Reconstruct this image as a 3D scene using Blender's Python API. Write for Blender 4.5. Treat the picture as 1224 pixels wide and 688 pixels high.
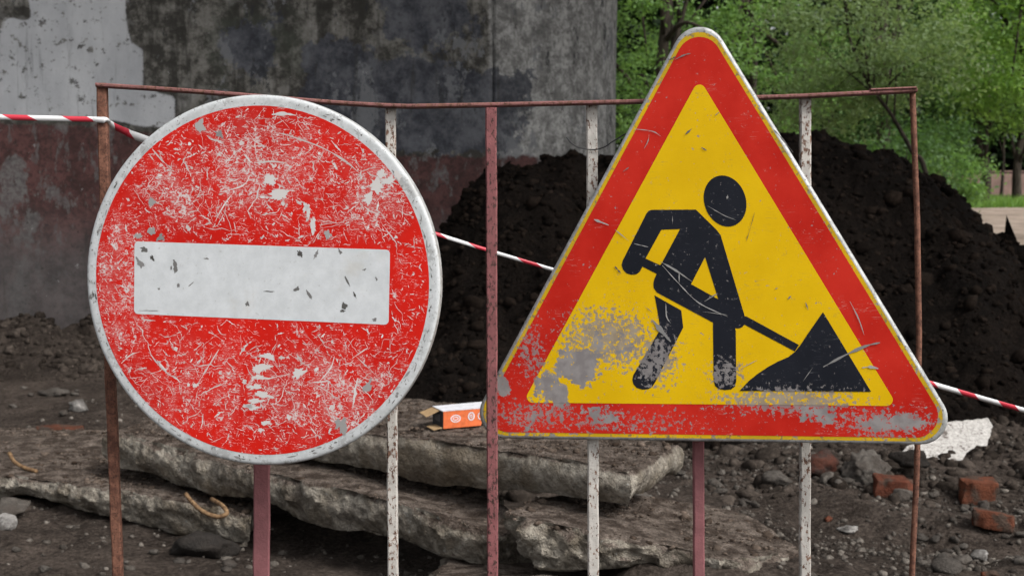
import bpy, math, random
import numpy as np
from mathutils import Vector, Matrix
from mathutils.geometry import tessellate_polygon

for o in list(bpy.data.objects): bpy.data.objects.remove(o)
scene = bpy.context.scene
col = scene.collection
random.seed(4); rng = np.random.default_rng(4)

# ------------------------------------------------------------------ camera, sky, sun, exposure
F_PX, CX, CY, CAM_Z = 1700.0, 612.0, 344.0, 1.35
PITCH = math.atan((344 - 240) / F_PX)
cam_d = bpy.data.cameras.new('camera'); cam = bpy.data.objects.new('camera', cam_d); col.objects.link(cam)
cam.location = (0, 0, CAM_Z); cam.rotation_euler = (math.pi / 2 - PITCH, 0, 0)
cam_d.sensor_width = 36; cam_d.lens = 50; cam_d.clip_start = .05; cam_d.clip_end = 2000
cam_d.dof.use_dof = True; cam_d.dof.focus_distance = 2.68; cam_d.dof.aperture_fstop = 10.5
scene.camera = cam
w = bpy.data.worlds.new('World'); scene.world = w; w.use_nodes = True
SUN_EL, SUN_AZ = math.radians(45), math.radians(128)          # veiled sun behind the camera, to the right
nt = w.node_tree; bg = nt.nodes['Background']
sky = nt.nodes.new('ShaderNodeTexSky'); sky.sky_type = 'NISHITA'; sky.sun_disc = False
sky.sun_elevation = SUN_EL; sky.sun_rotation = SUN_AZ; sky.dust_density = 4; sky.air_density = 1.0; sky.ozone_density = 1
hs = nt.nodes.new('ShaderNodeHueSaturation'); hs.inputs['Saturation'].default_value = .14   # overcast: grey cloud cover
nt.links.new(sky.outputs[0], hs.inputs['Color']); nt.links.new(hs.outputs[0], bg.inputs[0])
bg.inputs[1].default_value = .14
sd = bpy.data.lights.new('sun', 'SUN'); sd.energy = 2.0; sd.angle = math.radians(22); sd.color = (1, .97, .92)
sun = bpy.data.objects.new('sun', sd); col.objects.link(sun)
sdir = Vector((math.sin(SUN_AZ) * math.cos(SUN_EL), math.cos(SUN_AZ) * math.cos(SUN_EL), math.sin(SUN_EL)))
sun.rotation_euler = sdir.to_track_quat('Z', 'Y').to_euler(); sun.location = (0, -4, 12)
vs = scene.view_settings; vs.view_transform = 'Standard'; vs.look = 'None'; vs.gamma = 1; vs.exposure = 0.4
vs.use_curve_mapping = False

# ------------------------------------------------------------------ pixel -> place
_c, _s = math.cos(PITCH), math.sin(PITCH)
def ray(px, py):
    a, b = (px - CX) / F_PX, -(py - CY) / F_PX
    return np.array([a, _c + b * _s, -_s + b * _c])
def at(px, py, Y):
    r = ray(px, py); r = r * (Y / r[1]); return np.array([r[0], r[1], r[2] + CAM_Z])
def on_z(px, py, z):
    r = ray(px, py); return r * ((z - CAM_Z) / r[2]) + np.array([0, 0, CAM_Z])
def proj(P):
    d = np.asarray(P, float) - np.array([0, 0, CAM_Z])
    z = d[..., 1] * _c - d[..., 2] * _s
    return CX + F_PX * d[..., 0] / z, CY - F_PX * (d[..., 1] * _s + d[..., 2] * _c) / z

# ------------------------------------------------------------------ noise
def _h(i, j, k, s):
    n = (i.astype(np.int64) * 374761393 + j.astype(np.int64) * 668265263 + k.astype(np.int64) * 2147483647 + s * 974711) & 0xffffffff
    n = ((n ^ (n >> 13)) * 1274126177) & 0xffffffff
    n = ((n ^ (n >> 16)) * 2246822519) & 0xffffffff
    return ((n ^ (n >> 15)) & 0xffff) / 32767.5 - 1
def vnoise(P, s=0):
    P = np.asarray(P, float); I = np.floor(P).astype(np.int64); f = P - I; f = f * f * (3 - 2 * f)
    i, j, k = I[..., 0], I[..., 1], I[..., 2]; u, v, t = f[..., 0], f[..., 1], f[..., 2]
    L = lambda a, b, q: a + (b - a) * q
    return L(L(L(_h(i, j, k, s), _h(i+1, j, k, s), u), L(_h(i, j+1, k, s), _h(i+1, j+1, k, s), u), v),
             L(L(_h(i, j, k+1, s), _h(i+1, j, k+1, s), u), L(_h(i, j+1, k+1, s), _h(i+1, j+1, k+1, s), u), v), t)
def fbm(P, sc=1, oc=4, s=0, g=.5):
    P = np.asarray(P, float) * sc; a = 1; r = 0
    for o in range(oc):
        r = r + a * vnoise(P + 17.3 * o, s + o); P = P * 2.03; a *= g
    return r
def S(a, b, x):
    t = np.clip((x - a) / (b - a), 0, 1); return t * t * (3 - 2 * t)

# ------------------------------------------------------------------ object helpers
def tag(o, label=None, cat=None, group=None, kind=None):
    if label: o['label'] = label
    if cat: o['category'] = cat
    if group: o['group'] = group
    if kind: o['kind'] = kind
    return o
def empty(name, loc=(0, 0, 0)):
    o = bpy.data.objects.new(name, None); o.empty_display_size = .05; col.objects.link(o); o.location = loc; return o
def link(name, me, mat, parent=None):
    o = bpy.data.objects.new(name, me); col.objects.link(o)
    if mat is not None and not me.materials: me.materials.append(mat)
    if parent is not None: o.parent = parent
    return o
def mesh(name, V, Fc, mat, parent=None, smooth=False):
    V = np.asarray(V, np.float32); me = bpy.data.meshes.new(name)
    if isinstance(Fc, np.ndarray):
        n, k = Fc.shape
        me.vertices.add(len(V)); me.vertices.foreach_set('co', V.ravel())
        me.loops.add(n * k); me.loops.foreach_set('vertex_index', Fc.astype(np.int32).ravel())
        me.polygons.add(n); me.polygons.foreach_set('loop_start', np.arange(0, n * k, k, dtype=np.int32))
        me.update(calc_edges=True)
    else:
        me.from_pydata([tuple(map(float, v)) for v in V], [], [tuple(map(int, f)) for f in Fc]); me.update()
    if smooth: me.polygons.foreach_set('use_smooth', np.ones(len(me.polygons), bool))
    return link(name, me, mat, parent)
def grid_faces(nu, nv, wrap=False):
    u = np.arange(nu if wrap else nu - 1); v = np.arange(nv - 1)
    U, W = np.meshgrid(u, v, indexing='ij'); U2 = (U + 1) % nu
    return np.stack([U * nv + W, U2 * nv + W, U2 * nv + W + 1, U * nv + W + 1], -1).reshape(-1, 4)
def attr(o, name, vals):
    a = o.data.attributes.new(name, 'FLOAT', 'POINT'); a.data.foreach_set('value', np.asarray(vals, np.float32))
def resample(P, step):
    P = np.asarray(P, float); out = [P[0]]
    for a, b in zip(P[:-1], P[1:]):
        n = max(1, int(np.linalg.norm(b - a) / step))
        out += [a + (b - a) * t / n for t in range(1, n + 1)]
    return np.array(out)
def smooth_line(P, n=6):
    P = np.asarray(P, float); out = []
    Q = np.vstack([2 * P[0] - P[1], P, 2 * P[-1] - P[-2]])
    for i in range(1, len(Q) - 2):
        for t in np.arange(n) / n:
            p0, p1, p2, p3 = Q[i-1], Q[i], Q[i+1], Q[i+2]
            out.append(.5 * (2*p1 + (p2-p0)*t + (2*p0-5*p1+4*p2-p3)*t*t + (3*p1-p0-3*p2+p3)*t**3))
    out.append(P[-1]); return np.array(out)
def tube_data(P, r, sides=8, rough=0, seed=0):
    P = np.asarray(P, float); n = len(P); r = np.broadcast_to(np.asarray(r, float), (n,))
    T = np.gradient(P, axis=0); T /= np.linalg.norm(T, axis=1)[:, None] + 1e-9
    ref = np.array([0, 1, 0.]) if abs(T[:, 1]).mean() < .8 else np.array([1, 0, 0.])
    A = np.cross(T, ref); A /= np.linalg.norm(A, axis=1)[:, None] + 1e-9; B = np.cross(T, A)
    th = np.arange(sides) * 2 * math.pi / sides
    V = P[:, None, :] + (A[:, None, :] * np.cos(th)[None, :, None] + B[:, None, :] * np.sin(th)[None, :, None]) * r[:, None, None]
    if rough: V += (fbm(V, 1 / (rough * 6), 2, seed)[..., None]) * rough
    V = V.transpose(1, 0, 2).reshape(-1, 3)
    Fq = [tuple(f) for f in grid_faces(sides, n, True)]
    Fq += [tuple(int(k * n) for k in range(sides))[::-1], tuple(int(k * n + n - 1) for k in range(sides))]
    return V, Fq
def tube(name, P, r, mat, parent=None, sides=8, rough=0, smooth=True, seed=0):
    V, Fq = tube_data(P, r, sides, rough, seed); return mesh(name, V, Fq, mat, parent, smooth)
def bar(name, P, wx, wy, mat, parent, rough=.0006, step=.02, seed=0, bev=.0025):
    """rolled steel section wx by wy with softened arrises swept up a polyline"""
    P = resample(P, step); n = len(P)
    hx, hy = wx / 2, wy / 2
    sec = np.array([(-hx+bev, -hy), (hx-bev, -hy), (hx, -hy+bev), (hx, hy-bev), (hx-bev, hy), (-hx+bev, hy), (-hx, hy-bev), (-hx, -hy+bev)])
    T = np.gradient(P, axis=0); T /= np.linalg.norm(T, axis=1)[:, None]
    if abs(T[:, 2]).mean() > .5: A = np.tile([1., 0, 0], (n, 1))
    else: A = np.tile([0., 0, 1], (n, 1))
    B = np.cross(T, A); B /= np.linalg.norm(B, axis=1)[:, None]; B *= np.sign(B[:, 1] + 1e-9)[:, None]
    V = P[:, None] + A[:, None] * sec[None, :, 0, None] + B[:, None] * sec[None, :, 1, None]
    V = V + np.stack([fbm(V, 25, 3, seed), fbm(V, 25, 3, seed + 9), 0 * V[..., 0]], -1) * rough
    V = V.transpose(1, 0, 2).reshape(-1, 3)
    Fq = [tuple(f) for f in grid_faces(8, n, True)] + [tuple(int(k * n) for k in range(8))[::-1], tuple(int(k * n + n - 1) for k in range(8))]
    return mesh(name, V, Fq, mat, parent)

# ------------------------------------------------------------------ materials
class Mat:
    def __init__(s, name, rough=.8, spec=.3, metal=0):
        s.m = bpy.data.materials.new(name); s.m.use_nodes = True; s.t = s.m.node_tree; s.n = s.t.nodes
        s.b = s.n['Principled BSDF']; s.set('Roughness', rough); s.set('Specular IOR Level', spec); s.set('Metallic', metal)
        s._tc = None
    def set(s, k, v):
        i = s.b.inputs[k]
        if hasattr(v, 'is_linked') or hasattr(v, 'links'): s.t.links.new(v, i)
        else: i.default_value = v
    def _in(s, sock, v):
        if isinstance(v, bpy.types.NodeSocket): s.t.links.new(v, sock)
        elif v is not None:
            if sock.type == 'RGBA': v = tuple(v) + (1,) if len(v) == 3 else v
            sock.default_value = v
    @property
    def obj(s):
        if not s._tc: s._tc = s.n.new('ShaderNodeTexCoord')
        return s._tc.outputs['Object']
    @property
    def world(s): return s.n.new('ShaderNodeNewGeometry').outputs['Position']
    def normal_z(s):
        x = s.n.new('ShaderNodeSeparateXYZ'); s.t.links.new(s.n.new('ShaderNodeNewGeometry').outputs['Normal'], x.inputs[0]); return x.outputs[2]
    def island(s): return s.n.new('ShaderNodeNewGeometry').outputs['Random Per Island']
    def objrand(s): return s.n.new('ShaderNodeObjectInfo').outputs['Random']
    def at(s, name):
        a = s.n.new('ShaderNodeAttribute'); a.attribute_name = name; return a.outputs['Fac']
    def noise(s, vec, scale, detail=4, rough=.55, dist=0):
        x = s.n.new('ShaderNodeTexNoise'); s._in(x.inputs['Vector'], vec); s._in(x.inputs['Scale'], scale)
        x.inputs['Detail'].default_value = detail; x.inputs['Roughness'].default_value = rough; x.inputs['Distortion'].default_value = dist
        return x.outputs['Fac']
    def vor(s, vec, scale, feature='F1', rnd=1):
        x = s.n.new('ShaderNodeTexVoronoi'); x.feature = feature; s._in(x.inputs['Vector'], vec); x.inputs['Scale'].default_value = scale; return x.outputs['Distance']
    def map(s, vec, sc=(1, 1, 1), rot=(0, 0, 0), loc=(0, 0, 0)):
        x = s.n.new('ShaderNodeMapping'); s._in(x.inputs['Vector'], vec)
        x.inputs['Scale'].default_value = sc; x.inputs['Rotation'].default_value = rot; x.inputs['Location'].default_value = loc
        return x.outputs[0]
    def math(s, op, a, b=None, c=None, clamp=False):
        x = s.n.new('ShaderNodeMath'); x.operation = op; x.use_clamp = clamp
        s._in(x.inputs[0], a)
        if b is not None: s._in(x.inputs[1], b)
        if c is not None: s._in(x.inputs[2], c)
        return x.outputs[0]
    def step(s, v, a, b):
        x = s.n.new('ShaderNodeMapRange'); x.interpolation_type = 'SMOOTHSTEP'; s._in(x.inputs['Value'], v)
        s._in(x.inputs['From Min'], a); s._in(x.inputs['From Max'], b); return x.outputs[0]
    def mix(s, f, a, b, blend='MIX'):
        x = s.n.new('ShaderNodeMix'); x.data_type = 'RGBA'; x.blend_type = blend
        s._in(x.inputs[0], f); s._in(x.inputs[6], a); s._in(x.inputs[7], b); return x.outputs[2]
    def sep(s, vec):
        x = s.n.new('ShaderNodeSeparateXYZ'); s._in(x.inputs[0], vec); return x.outputs
    def blob(s, vec, c, r, sx=1, sz=1):
        """1 in the middle of an ellipse on the x,z plane, falling to 0 at its border"""
        v = s.map(vec, sc=(1 / (r * sx), 0, 1 / (r * sz)), loc=(-c[0] / (r * sx), 0, -c[1] / (r * sz)))
        x = s.n.new('ShaderNodeVectorMath'); x.operation = 'LENGTH'; s._in(x.inputs[0], v)
        return s.step(x.outputs['Value'], 1.0, 0.15)
    def color(s, v): s._in(s.b.inputs['Base Color'], v)
    def bump(s, h, strength=.5, dist=.01):
        x = s.n.new('ShaderNodeBump'); x.inputs['Strength'].default_value = strength; x.inputs['Distance'].default_value = dist
        s._in(x.inputs['Height'], h); s.t.links.new(x.outputs[0], s.b.inputs['Normal'])
    def mx(s, *a):
        r = a[0]
        for q in a[1:]: r = s.math('MAXIMUM', r, q)
        return r

def earth(name, dark, light, bump_s=14, bstr=.8, bd=.03, wet=.15, grit=.25):
    m = Mat(name, .95, .06); p = m.world
    a = m.noise(p, 1.3, 5, .6); b = m.noise(p, 9, 6, .65); c = m.noise(p, 60, 4, .7)
    f = m.step(m.math('ADD', m.math('MULTIPLY', a, .5), m.math('MULTIPLY', b, .5)), .38, .64)
    k = m.mix(f, dark, light)
    k = m.mix(m.step(c, .35, .75), m.mix(.55, k, (0, 0, 0)), m.mix(grit, k, (.17, .145, .125)))
    spk = m.step(m.noise(p, 150, 2, .5), .72, .76)
    k = m.mix(m.math('MULTIPLY', spk, grit * 1.6), k, (.22, .2, .18))
    m.color(k); m.set('Roughness', m.math('MULTIPLY_ADD', m.step(a, .45, .6), -wet, .95))
    m.bump(m.math('ADD', m.noise(p, bump_s, 8, .7), m.math('MULTIPLY', c, .35)), bstr, bd)
    return m.m
MUD = earth('mud', (.046, .035, .029), (.155, .122, .102), 24, 1, .04)
SOIL = earth('black_soil', (.0055, .0040, .0034), (.016, .0112, .0088), 22, 1, .05, .02, .03)
def clod_mat(name, a, b, spots=(.2, .18, .16)):
    m = Mat(name, .97, .05); r = m.island(); p = m.world
    k = m.mix(r, a, b); n = m.noise(p, 45, 5, .65)
    k = m.mix(m.step(n, .4, .7), m.mix(.5, k, (0, 0, 0)), k)
    m.color(k); m.bump(n, .6, .01); return m.m
CLOD = clod_mat('soil_clod', (.005, .0038, .0032), (.022, .0155, .012))
CLODG = clod_mat('mud_clod', (.028, .022, .018), (.10, .081, .068))
GRAVEL = clod_mat('gravel', (.045, .037, .032), (.22, .195, .17))
CRUMB = clod_mat('earth_crumb', (.05, .035, .026), (.2, .155, .125))
def stone_mat(name, c1, c2, dust=(.06, .052, .046), da=.7):
    m = Mat(name, .95, .08); p = m.obj; n = m.noise(m.world, 30, 7, .72); n2 = m.noise(m.world, 120, 3, .6)
    k = m.mix(m.objrand(), c1, c2); k = m.mix(m.step(n2, .45, .7), k, m.mix(.4, k, (.02, .018, .016))); k = m.mix(m.step(n, .35, .7), m.mix(.45, k, (.01, .01, .01)), k)
    k = m.mix(m.math('MULTIPLY', m.step(m.noise(m.world, 12, 4, .6), .44, .6), da), k, dust)
    m.color(k); m.bump(m.math('ADD', n, m.math('MULTIPLY', n2, .4)), 1, .014); return m.m
STONE = stone_mat('stone', (.08, .07, .062), (.21, .188, .166), (.07, .058, .05))
PALE = stone_mat('pale_stone', (.38, .36, .34), (.5, .48, .46))
DARKSTONE = stone_mat('dark_stone', (.03, .026, .024), (.05, .044, .04), (.04, .034, .03))
BRICK = stone_mat('brick', (.17, .055, .033), (.22, .078, .044), (.08, .058, .046), .97)
DUSTB = stone_mat('dusty_brick', (.16, .06, .036), (.2, .075, .045), (.075, .06, .05), .97)
DBRICK = stone_mat('sooty_brick', (.1, .04, .028), (.13, .05, .035), (.05, .042, .038))
def concrete():
    m = Mat('broken_concrete', .95, .08); p = m.world
    n = m.noise(p, 7, 6, .6); n2 = m.noise(p, 38, 6, .65); v = m.vor(p, 42); g = m.noise(p, 130, 3, .6)
    k = m.mix(m.step(n, .35, .65), (.26, .22, .17), (.58, .525, .445))
    k = m.mix(m.step(n2, .3, .7), m.mix(.55, k, (.02, .017, .015)), k)
    k = m.mix(m.math('MULTIPLY', m.step(v, .32, .12), m.step(m.noise(p, 11, 2), .5, .6)), k, (.42, .395, .355))
    yel = m.math('MULTIPLY', m.step(m.noise(p, 4, 4), .55, .65), .6)
    k = m.mix(yel, k, (.2, .155, .105))
    up = m.math('ADD', m.normal_z(), m.math('MULTIPLY_ADD', n2, .9, -.45))
    dirt = m.mix(m.step(m.noise(p, 14, 6, .7), .4, .62), (.095, .071, .057), (.31, .252, .212))
    dirt = m.mix(m.step(g, .4, .7), m.mix(.5, dirt, (.01, .008, .007)), dirt)
    k = m.mix(m.step(up, .45, .8), k, dirt)
    dirty = m.math('MULTIPLY', m.step(m.noise(p, 3.3, 5, .65), .53, .68), .65)
    k = m.mix(dirty, k, (.10, .08, .066))
    m.color(k); m.bump(m.math('ADD', m.math('ADD', n2, m.math('MULTIPLY', v, -.35)), m.math('MULTIPLY', g, .6)), 1, .03)
    return m.m
CONC = concrete()
def rust(name, c1=(.10, .042, .028), c2=(.22, .10, .065), paint=None, cover=0.0):
    m = Mat(name, .8, .3); p = m.obj
    n = m.noise(p, 60, 6, .65); n2 = m.noise(p, 260, 3, .6)
    k = m.mix(m.step(n, .35, .65), c1, c2); k = m.mix(m.step(n2, .5, .72), k, (.035, .018, .013))
    if paint:
        q = m.math('ADD', m.math('MULTIPLY', m.noise(m.map(p, (1, 1, .55)), 150, 7, .72), 1.0), m.math('MULTIPLY', m.noise(p, 5, 3), .25))
        msk = m.step(q, cover, cover + .035)
        pc = m.mix(m.step(m.noise(p, 30, 5, .6), .35, .7), tuple(x * .78 for x in paint), paint)
        k = m.mix(msk, pc, k)
    m.color(k); m.bump(m.math('ADD', n, n2), .5, .002); return m.m
RUST = rust('rusty_steel')
RUSTP = rust('rusty_pinkish_steel', (.10, .045, .032), (.2, .095, .068), (.24, .105, .1), .62)
WHITEP = rust('chipped_white_paint', (.10, .05, .035), (.2, .11, .075), (.56, .53, .49), .665)
REDP = rust('faded_red_paint', (.04, .02, .018), (.09, .045, .04), (.25, .092, .095), .66)
PINKP = rust('pink_red_paint', (.1, .05, .045), (.2, .1, .09), (.265, .105, .112), .77)
def metal():
    m = Mat('dull_galvanised_metal', .55, .4, .35); n = m.noise(m.obj, 35, 6, .7); n2 = m.noise(m.obj, 150, 4, .6)
    k = m.mix(m.step(n, .35, .65), (.3, .305, .3), (.52, .53, .52)); k = m.mix(m.step(n2, .56, .68), k, (.16, .15, .14))
    m.color(k); m.bump(n, .2, .002); return m.m
METAL = metal()

# ------------------------------------------------------------------ setting: ground
def terrain(x, y):
    P = np.stack([x, y, 0 * x], -1)
    h = .05 * fbm(P, .45, 3, 1) + .028 * fbm(P, 2.2, 4, 5) + .012 * fbm(P, 11, 3, 8)
    near = S(24, 12, np.hypot(x, y - 4)); h = h * (.25 + .75 * near)
    h = h + .22 * S(.05, .45, x) * S(5.3, 4.5, y) * S(3.4, 3.9, y)
    d = (y - 6.05) * .93 + (x - 1.9) * .55                      # wheel rut and its raised edge
    h = h + .06 * np.exp(-(d / .16) ** 2) * S(1.0, 1.5, x) * S(4, 3.2, x) - .05 * np.exp(-((d + .42) / .2) ** 2) * S(1.0, 1.5, x)
    h = h + .09 * S(.9, 1.6, x) * S(6.2, 7.2, y) * S(13, 9, y)
    h = h + .30 * np.exp(-(((x + 3.75) / .95) ** 2 + ((y - 11.2) / .9) ** 2)) * (1 + .5 * fbm(P, 3, 3, 21))
    h = h + .10 * S(-.4, -1.2, x) * S(6.6, 7.6, y)
    h = h + .72 * S(16, 25, y) + .5 * S(25, 44, y) + .5 * S(60, 140, y)
    return h
def axis(*seg):
    out = []
    for a, b, s in seg: out.append(np.arange(a, b, s))
    return np.concatenate(out)
gx = axis((-900, -100, 100), (-100, -20, 8), (-20, -5, .5), (-5, -2.6, .06), (-2.6, 2.8, .03), (2.8, 6, .06), (6, 20, .5), (20, 100, 8), (100, 901, 100))
gy = axis((-60, -4, 4), (-4, 3, .25), (3, 4.4, .06), (4.4, 8, .03), (8, 13, .06), (13, 30, .4), (30, 80, 2), (80, 1201, 60))
GX, GY = np.meshgrid(gx, gy, indexing='ij')
tag(mesh('ground', np.stack([GX, GY, terrain(GX, GY)], -1).reshape(-1, 3), grid_faces(len(gx), len(gy)), MUD, None, True), kind='structure')

def sandy():
    m = Mat('sandy_path', .95, .2); p = m.world; n = m.noise(p, 1.2, 6, .65); n2 = m.noise(p, 12, 4, .6)
    m.color(m.mix(m.step(n, .35, .65), (.2, .155, .125), (.36, .285, .235))); m.bump(n2, .4, .03); return m.m
SAND = sandy()
def sheet(name, xs, ys, mat, lift):
    X, Y = np.meshgrid(xs, ys, indexing='ij')
    return tag(mesh(name, np.stack([X, Y, terrain(X, Y) + lift], -1).reshape(-1, 3), grid_faces(len(xs), len(ys)), mat, None, True), kind='structure')
sheet('path', axis((-14, 30.1, .5)), axis((22.5, 39.01, .5)), SAND, .03)

# ------------------------------------------------------------------ bridge pier and unseen shading deck
PHI = math.radians(20); PR = 2.0
E0 = np.array([-.165, 14.0]); AX = np.array([math.cos(PHI), math.sin(PHI)]); MN = np.array([math.sin(PHI), -math.cos(PHI)])
def pier_mat():
    m = Mat('painted_pier_concrete', .88, .3); p = m.obj
    n1 = m.noise(p, .9, 6, .65); n2 = m.noise(p, 4.5, 9, .76); n3 = m.noise(p, 22, 6, .7)
    st = m.noise(m.map(p, (3.2, 3.2, .28)), 2.2, 6, .65)
    k = m.mix(m.step(n2, .43, .58), (.05, .047, .041), (.2, .19, .17))
    k = m.mix(m.math('MULTIPLY', m.step(st, .47, .62), .85), k, (.035, .033, .028))
    k = m.mix(m.math('MULTIPLY', m.step(m.noise(p, 2.1, 5, .6), .55, .68), .7), k, (.27, .265, .255))
    k = m.mix(m.math('MULTIPLY', m.step(n1, .54, .66), .6), k, (.07, .078, .062))
    jit = m.math('ADD', m.math('MULTIPLY_ADD', n3, .08, -.04), m.math('MULTIPLY_ADD', n2, .2, -.1))
    pale = m.step(m.math('ADD', m.at('end_face'), m.math('MULTIPLY_ADD', n2, .8, -.4)), 0, .35)
    gry = m.mix(m.step(n2, .40, .60), (.24, .235, .225), (.56, .55, .53)); gry = m.mix(m.step(n3, .40, .56), m.mix(.45, gry, (.05, .05, .048)), gry); gry = m.mix(m.math('MULTIPLY', m.step(m.noise(m.map(p, (1, 1, .5)), 8, 8, .78), .58, .64), .7), gry, (.62, .61, .6))
    k = m.mix(m.math('MULTIPLY', pale, .9), k, gry)
    # slate blue overpaint
    nb = m.noise(p, 3.1, 6, .7)
    b = m.math('ADD', m.at('blue'), m.math('MULTIPLY_ADD', nb, .9, -.45))
    blue = m.mix(m.step(n2, .35, .65), (.035, .038, .05), (.13, .135, .155))
    k = m.mix(m.math('MULTIPLY', m.step(m.math('ADD', b, m.math('MULTIPLY_ADD', n3, .25, -.125)), -.012, .015), .88), k, blue)
    pb = m.noise(m.map(p, (1, 1, .7), loc=(2, 9, 4)), 2.4, 9, .74); k = m.mix(m.math('MULTIPLY', m.step(pb, .575, .59), .75), k, (.2, .205, .215)); pb2 = m.noise(m.map(p, (1, 1, .5), loc=(8, 2, 6)), 3.6, 9, .76); k = m.mix(m.math('MULTIPLY', m.step(pb2, .60, .615), .8), k, (.03, .032, .036))
    # whitewash
    wv = m.math('ADD', m.at('white'), m.math('MULTIPLY', jit, .3))
    chip = m.step(m.math('ADD', m.noise(p, 11, 6, .68), m.math('MULTIPLY', n1, .12)), .64, .69)
    wc = m.mix(m.step(m.noise(m.map(p, (1, 1, .5)), 2.5, 5, .6), .3, .7), (.42, .43, .45), (.58, .59, .605))
    k = m.mix(m.math('MULTIPLY', m.step(wv, -.008, .012), m.math('MULTIPLY_ADD', chip, -.85, 1)), k, wc)
    # red oxide dado
    rv = m.math('ADD', m.at('red'), jit)
    wear = m.mx(m.step(m.noise(m.map(p, (1, 1, .6)), 3.4, 7, .7), .545, .60), m.math('MULTIPLY', m.step(m.noise(m.map(p, (1, 1, .35)), 9, 6, .7), .57, .62), .8))
    rc = m.mix(m.step(n2, .32, .68), (.05, .026, .024), (.14, .064, .06))
    rc = m.mix(m.math('MULTIPLY', m.step(n3, .5, .58), .6), rc, (.04, .024, .022))
    rc = m.mix(m.math('MULTIPLY', wear, .7), rc, m.mix(m.step(n3, .4, .6), (.10, .098, .098), (.2, .195, .19)))
    low = m.step(m.math('ADD', m.sep(m.world)[2], m.math('MULTIPLY', n1, .6)), 1.75, .95)
    rc = m.mix(m.math('MULTIPLY', low, .85), rc, m.mix(m.step(n2, .35, .65), (.065, .06, .06), (.115, .107, .105)))
    k = m.mix(m.step(rv, -.01, .02), k, rc)
    pit = m.step(m.noise(p, 17, 6, .75), .60, .66); k = m.mix(m.math('MULTIPLY', pit, .75), k, (.028, .026, .024)); st2 = m.noise(m.map(p, (5, 5, .35), loc=(3, 1, 0)), 2.6, 7, .7); k = m.mix(m.math('MULTIPLY', m.step(st2, .56, .68), .5), k, (.04, .038, .034))
    spl = m.step(m.noise(m.map(p, (1, 1, .7), loc=(7, 3, 1)), 13, 6, .75), .65, .69); k = m.mix(m.math('MULTIPLY', spl, .6), k, (.42, .42, .42))
    m.color(k); m.bump(m.math('ADD', n2, m.math('MULTIPLY', n3, .5)), .5, .02); return m.m
PIER = pier_mat()
def sdf_poly(px, py, poly):
    poly = np.array(poly, float); d = np.full(px.shape, 1e9); ins = np.zeros(px.shape, bool)
    for a, b in zip(poly, np.roll(poly, -1, 0)):
        e = b - a; wx, wy = px - a[0], py - a[1]; t = np.clip((wx*e[0] + wy*e[1]) / (e @ e), 0, 1)
        d = np.minimum(d, np.hypot(wx - t*e[0], wy - t*e[1]))
        c = (a[1] > py) != (b[1] > py)
        with np.errstate(divide='ignore', invalid='ignore'): xi = a[0] + (py - a[1]) / (e[1] if e[1] else 1e-9) * e[0]
        ins ^= c & (px < xi)
    return np.where(ins, d, -d)
def build_pier():
    ctr = E0 - MN * PR; pts = []; endf = []
    for s in np.concatenate([np.arange(-10, -6.5, .25), np.arange(-6.5, -.06, .06)]): pts.append(E0 + AX * s); endf.append(0)
    for s in (-.03, -.022, 0, .006): pts.append(E0 + AX * s - MN * (.07 if -.024 < s < .002 else 0)); endf.append(.5)
    for a in np.linspace(.01, math.pi, 60): pts.append(ctr + PR * (MN * math.cos(a) + AX * math.sin(a))); endf.append(1)
    for s in np.arange(0, 10.1, .5)[1:]: pts.append(ctr - MN * PR - AX * s); endf.append(1)
    pts = np.array(pts); zs = np.concatenate([np.arange(-.4, 4.2, .05), np.arange(4.2, 7.45, .25)])
    n, k = len(pts), len(zs)
    V = np.concatenate([np.repeat(pts[:, None], k, 1), np.broadcast_to(zs, (n, k))[..., None]], -1)
    nor = np.gradient(pts, axis=0); nor = np.stack([nor[:, 1], -nor[:, 0]], -1); nor /= np.linalg.norm(nor, axis=1)[:, None]
    V[..., :2] += nor[:, None] * (fbm(V, .8, 4, 3) * .012)[..., None]
    V = V.reshape(-1, 3); Fq = grid_faces(n, k, True)
    o = mesh('bridge_pier', V, Fq, PIER, None, True)
    px, py = proj(V); m_px = V[:, 1] / F_PX
    front = np.repeat(np.arange(n) < n - 45, k)
    white = sdf_poly(px, py, [(-900, 37), (4, 37), (4, 20), (38, 24), (34, 0), (34, -120), (149, -120), (150, 0), (152, 30), (157, 50), (171, 60), (171, 104), (209, 116), (209, 152), (170, 152), (120, 141), (0, 139), (-900, 137)]) * m_px
    blue = np.maximum.reduce([sdf_poly(px, py, q) for q in (
        [(268, 30), (330, 28), (330, 85), (292, 92), (270, 70)],
        [(360, 60), (395, 38), (450, 60), (520, 78), (590, 85), (632, 90), (625, 180), (540, 184), (480, 186), (400, 192), (360, 185)],
        [(450, -200), (560, -200), (560, 40), (500, 62), (452, 40)])]) * m_px
    line = np.interp(px, [-900, 0, 115, 167, 300, 484, 642, 740], [138, 146, 150, 157, 172, 185, 188, 192])
    attr(o, 'white', np.where(front, white, -1)); attr(o, 'blue', np.where(front, blue, -1))
    attr(o, 'red', (py - line) * m_px); attr(o, 'end_face', np.repeat(np.array(endf), k))
    tag(o, 'tall concrete bridge pier with whitewash patch, red oxide base and rounded end', 'bridge pier')
build_pier()
def plain_concrete(name, c):
    m = Mat(name, .9, .25); n = m.noise(m.obj, 2, 6, .65); m.color(m.mix(m.step(n, .35, .65), tuple(x * .7 for x in c), c)); m.bump(n, .3, .02); return m.m
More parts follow.
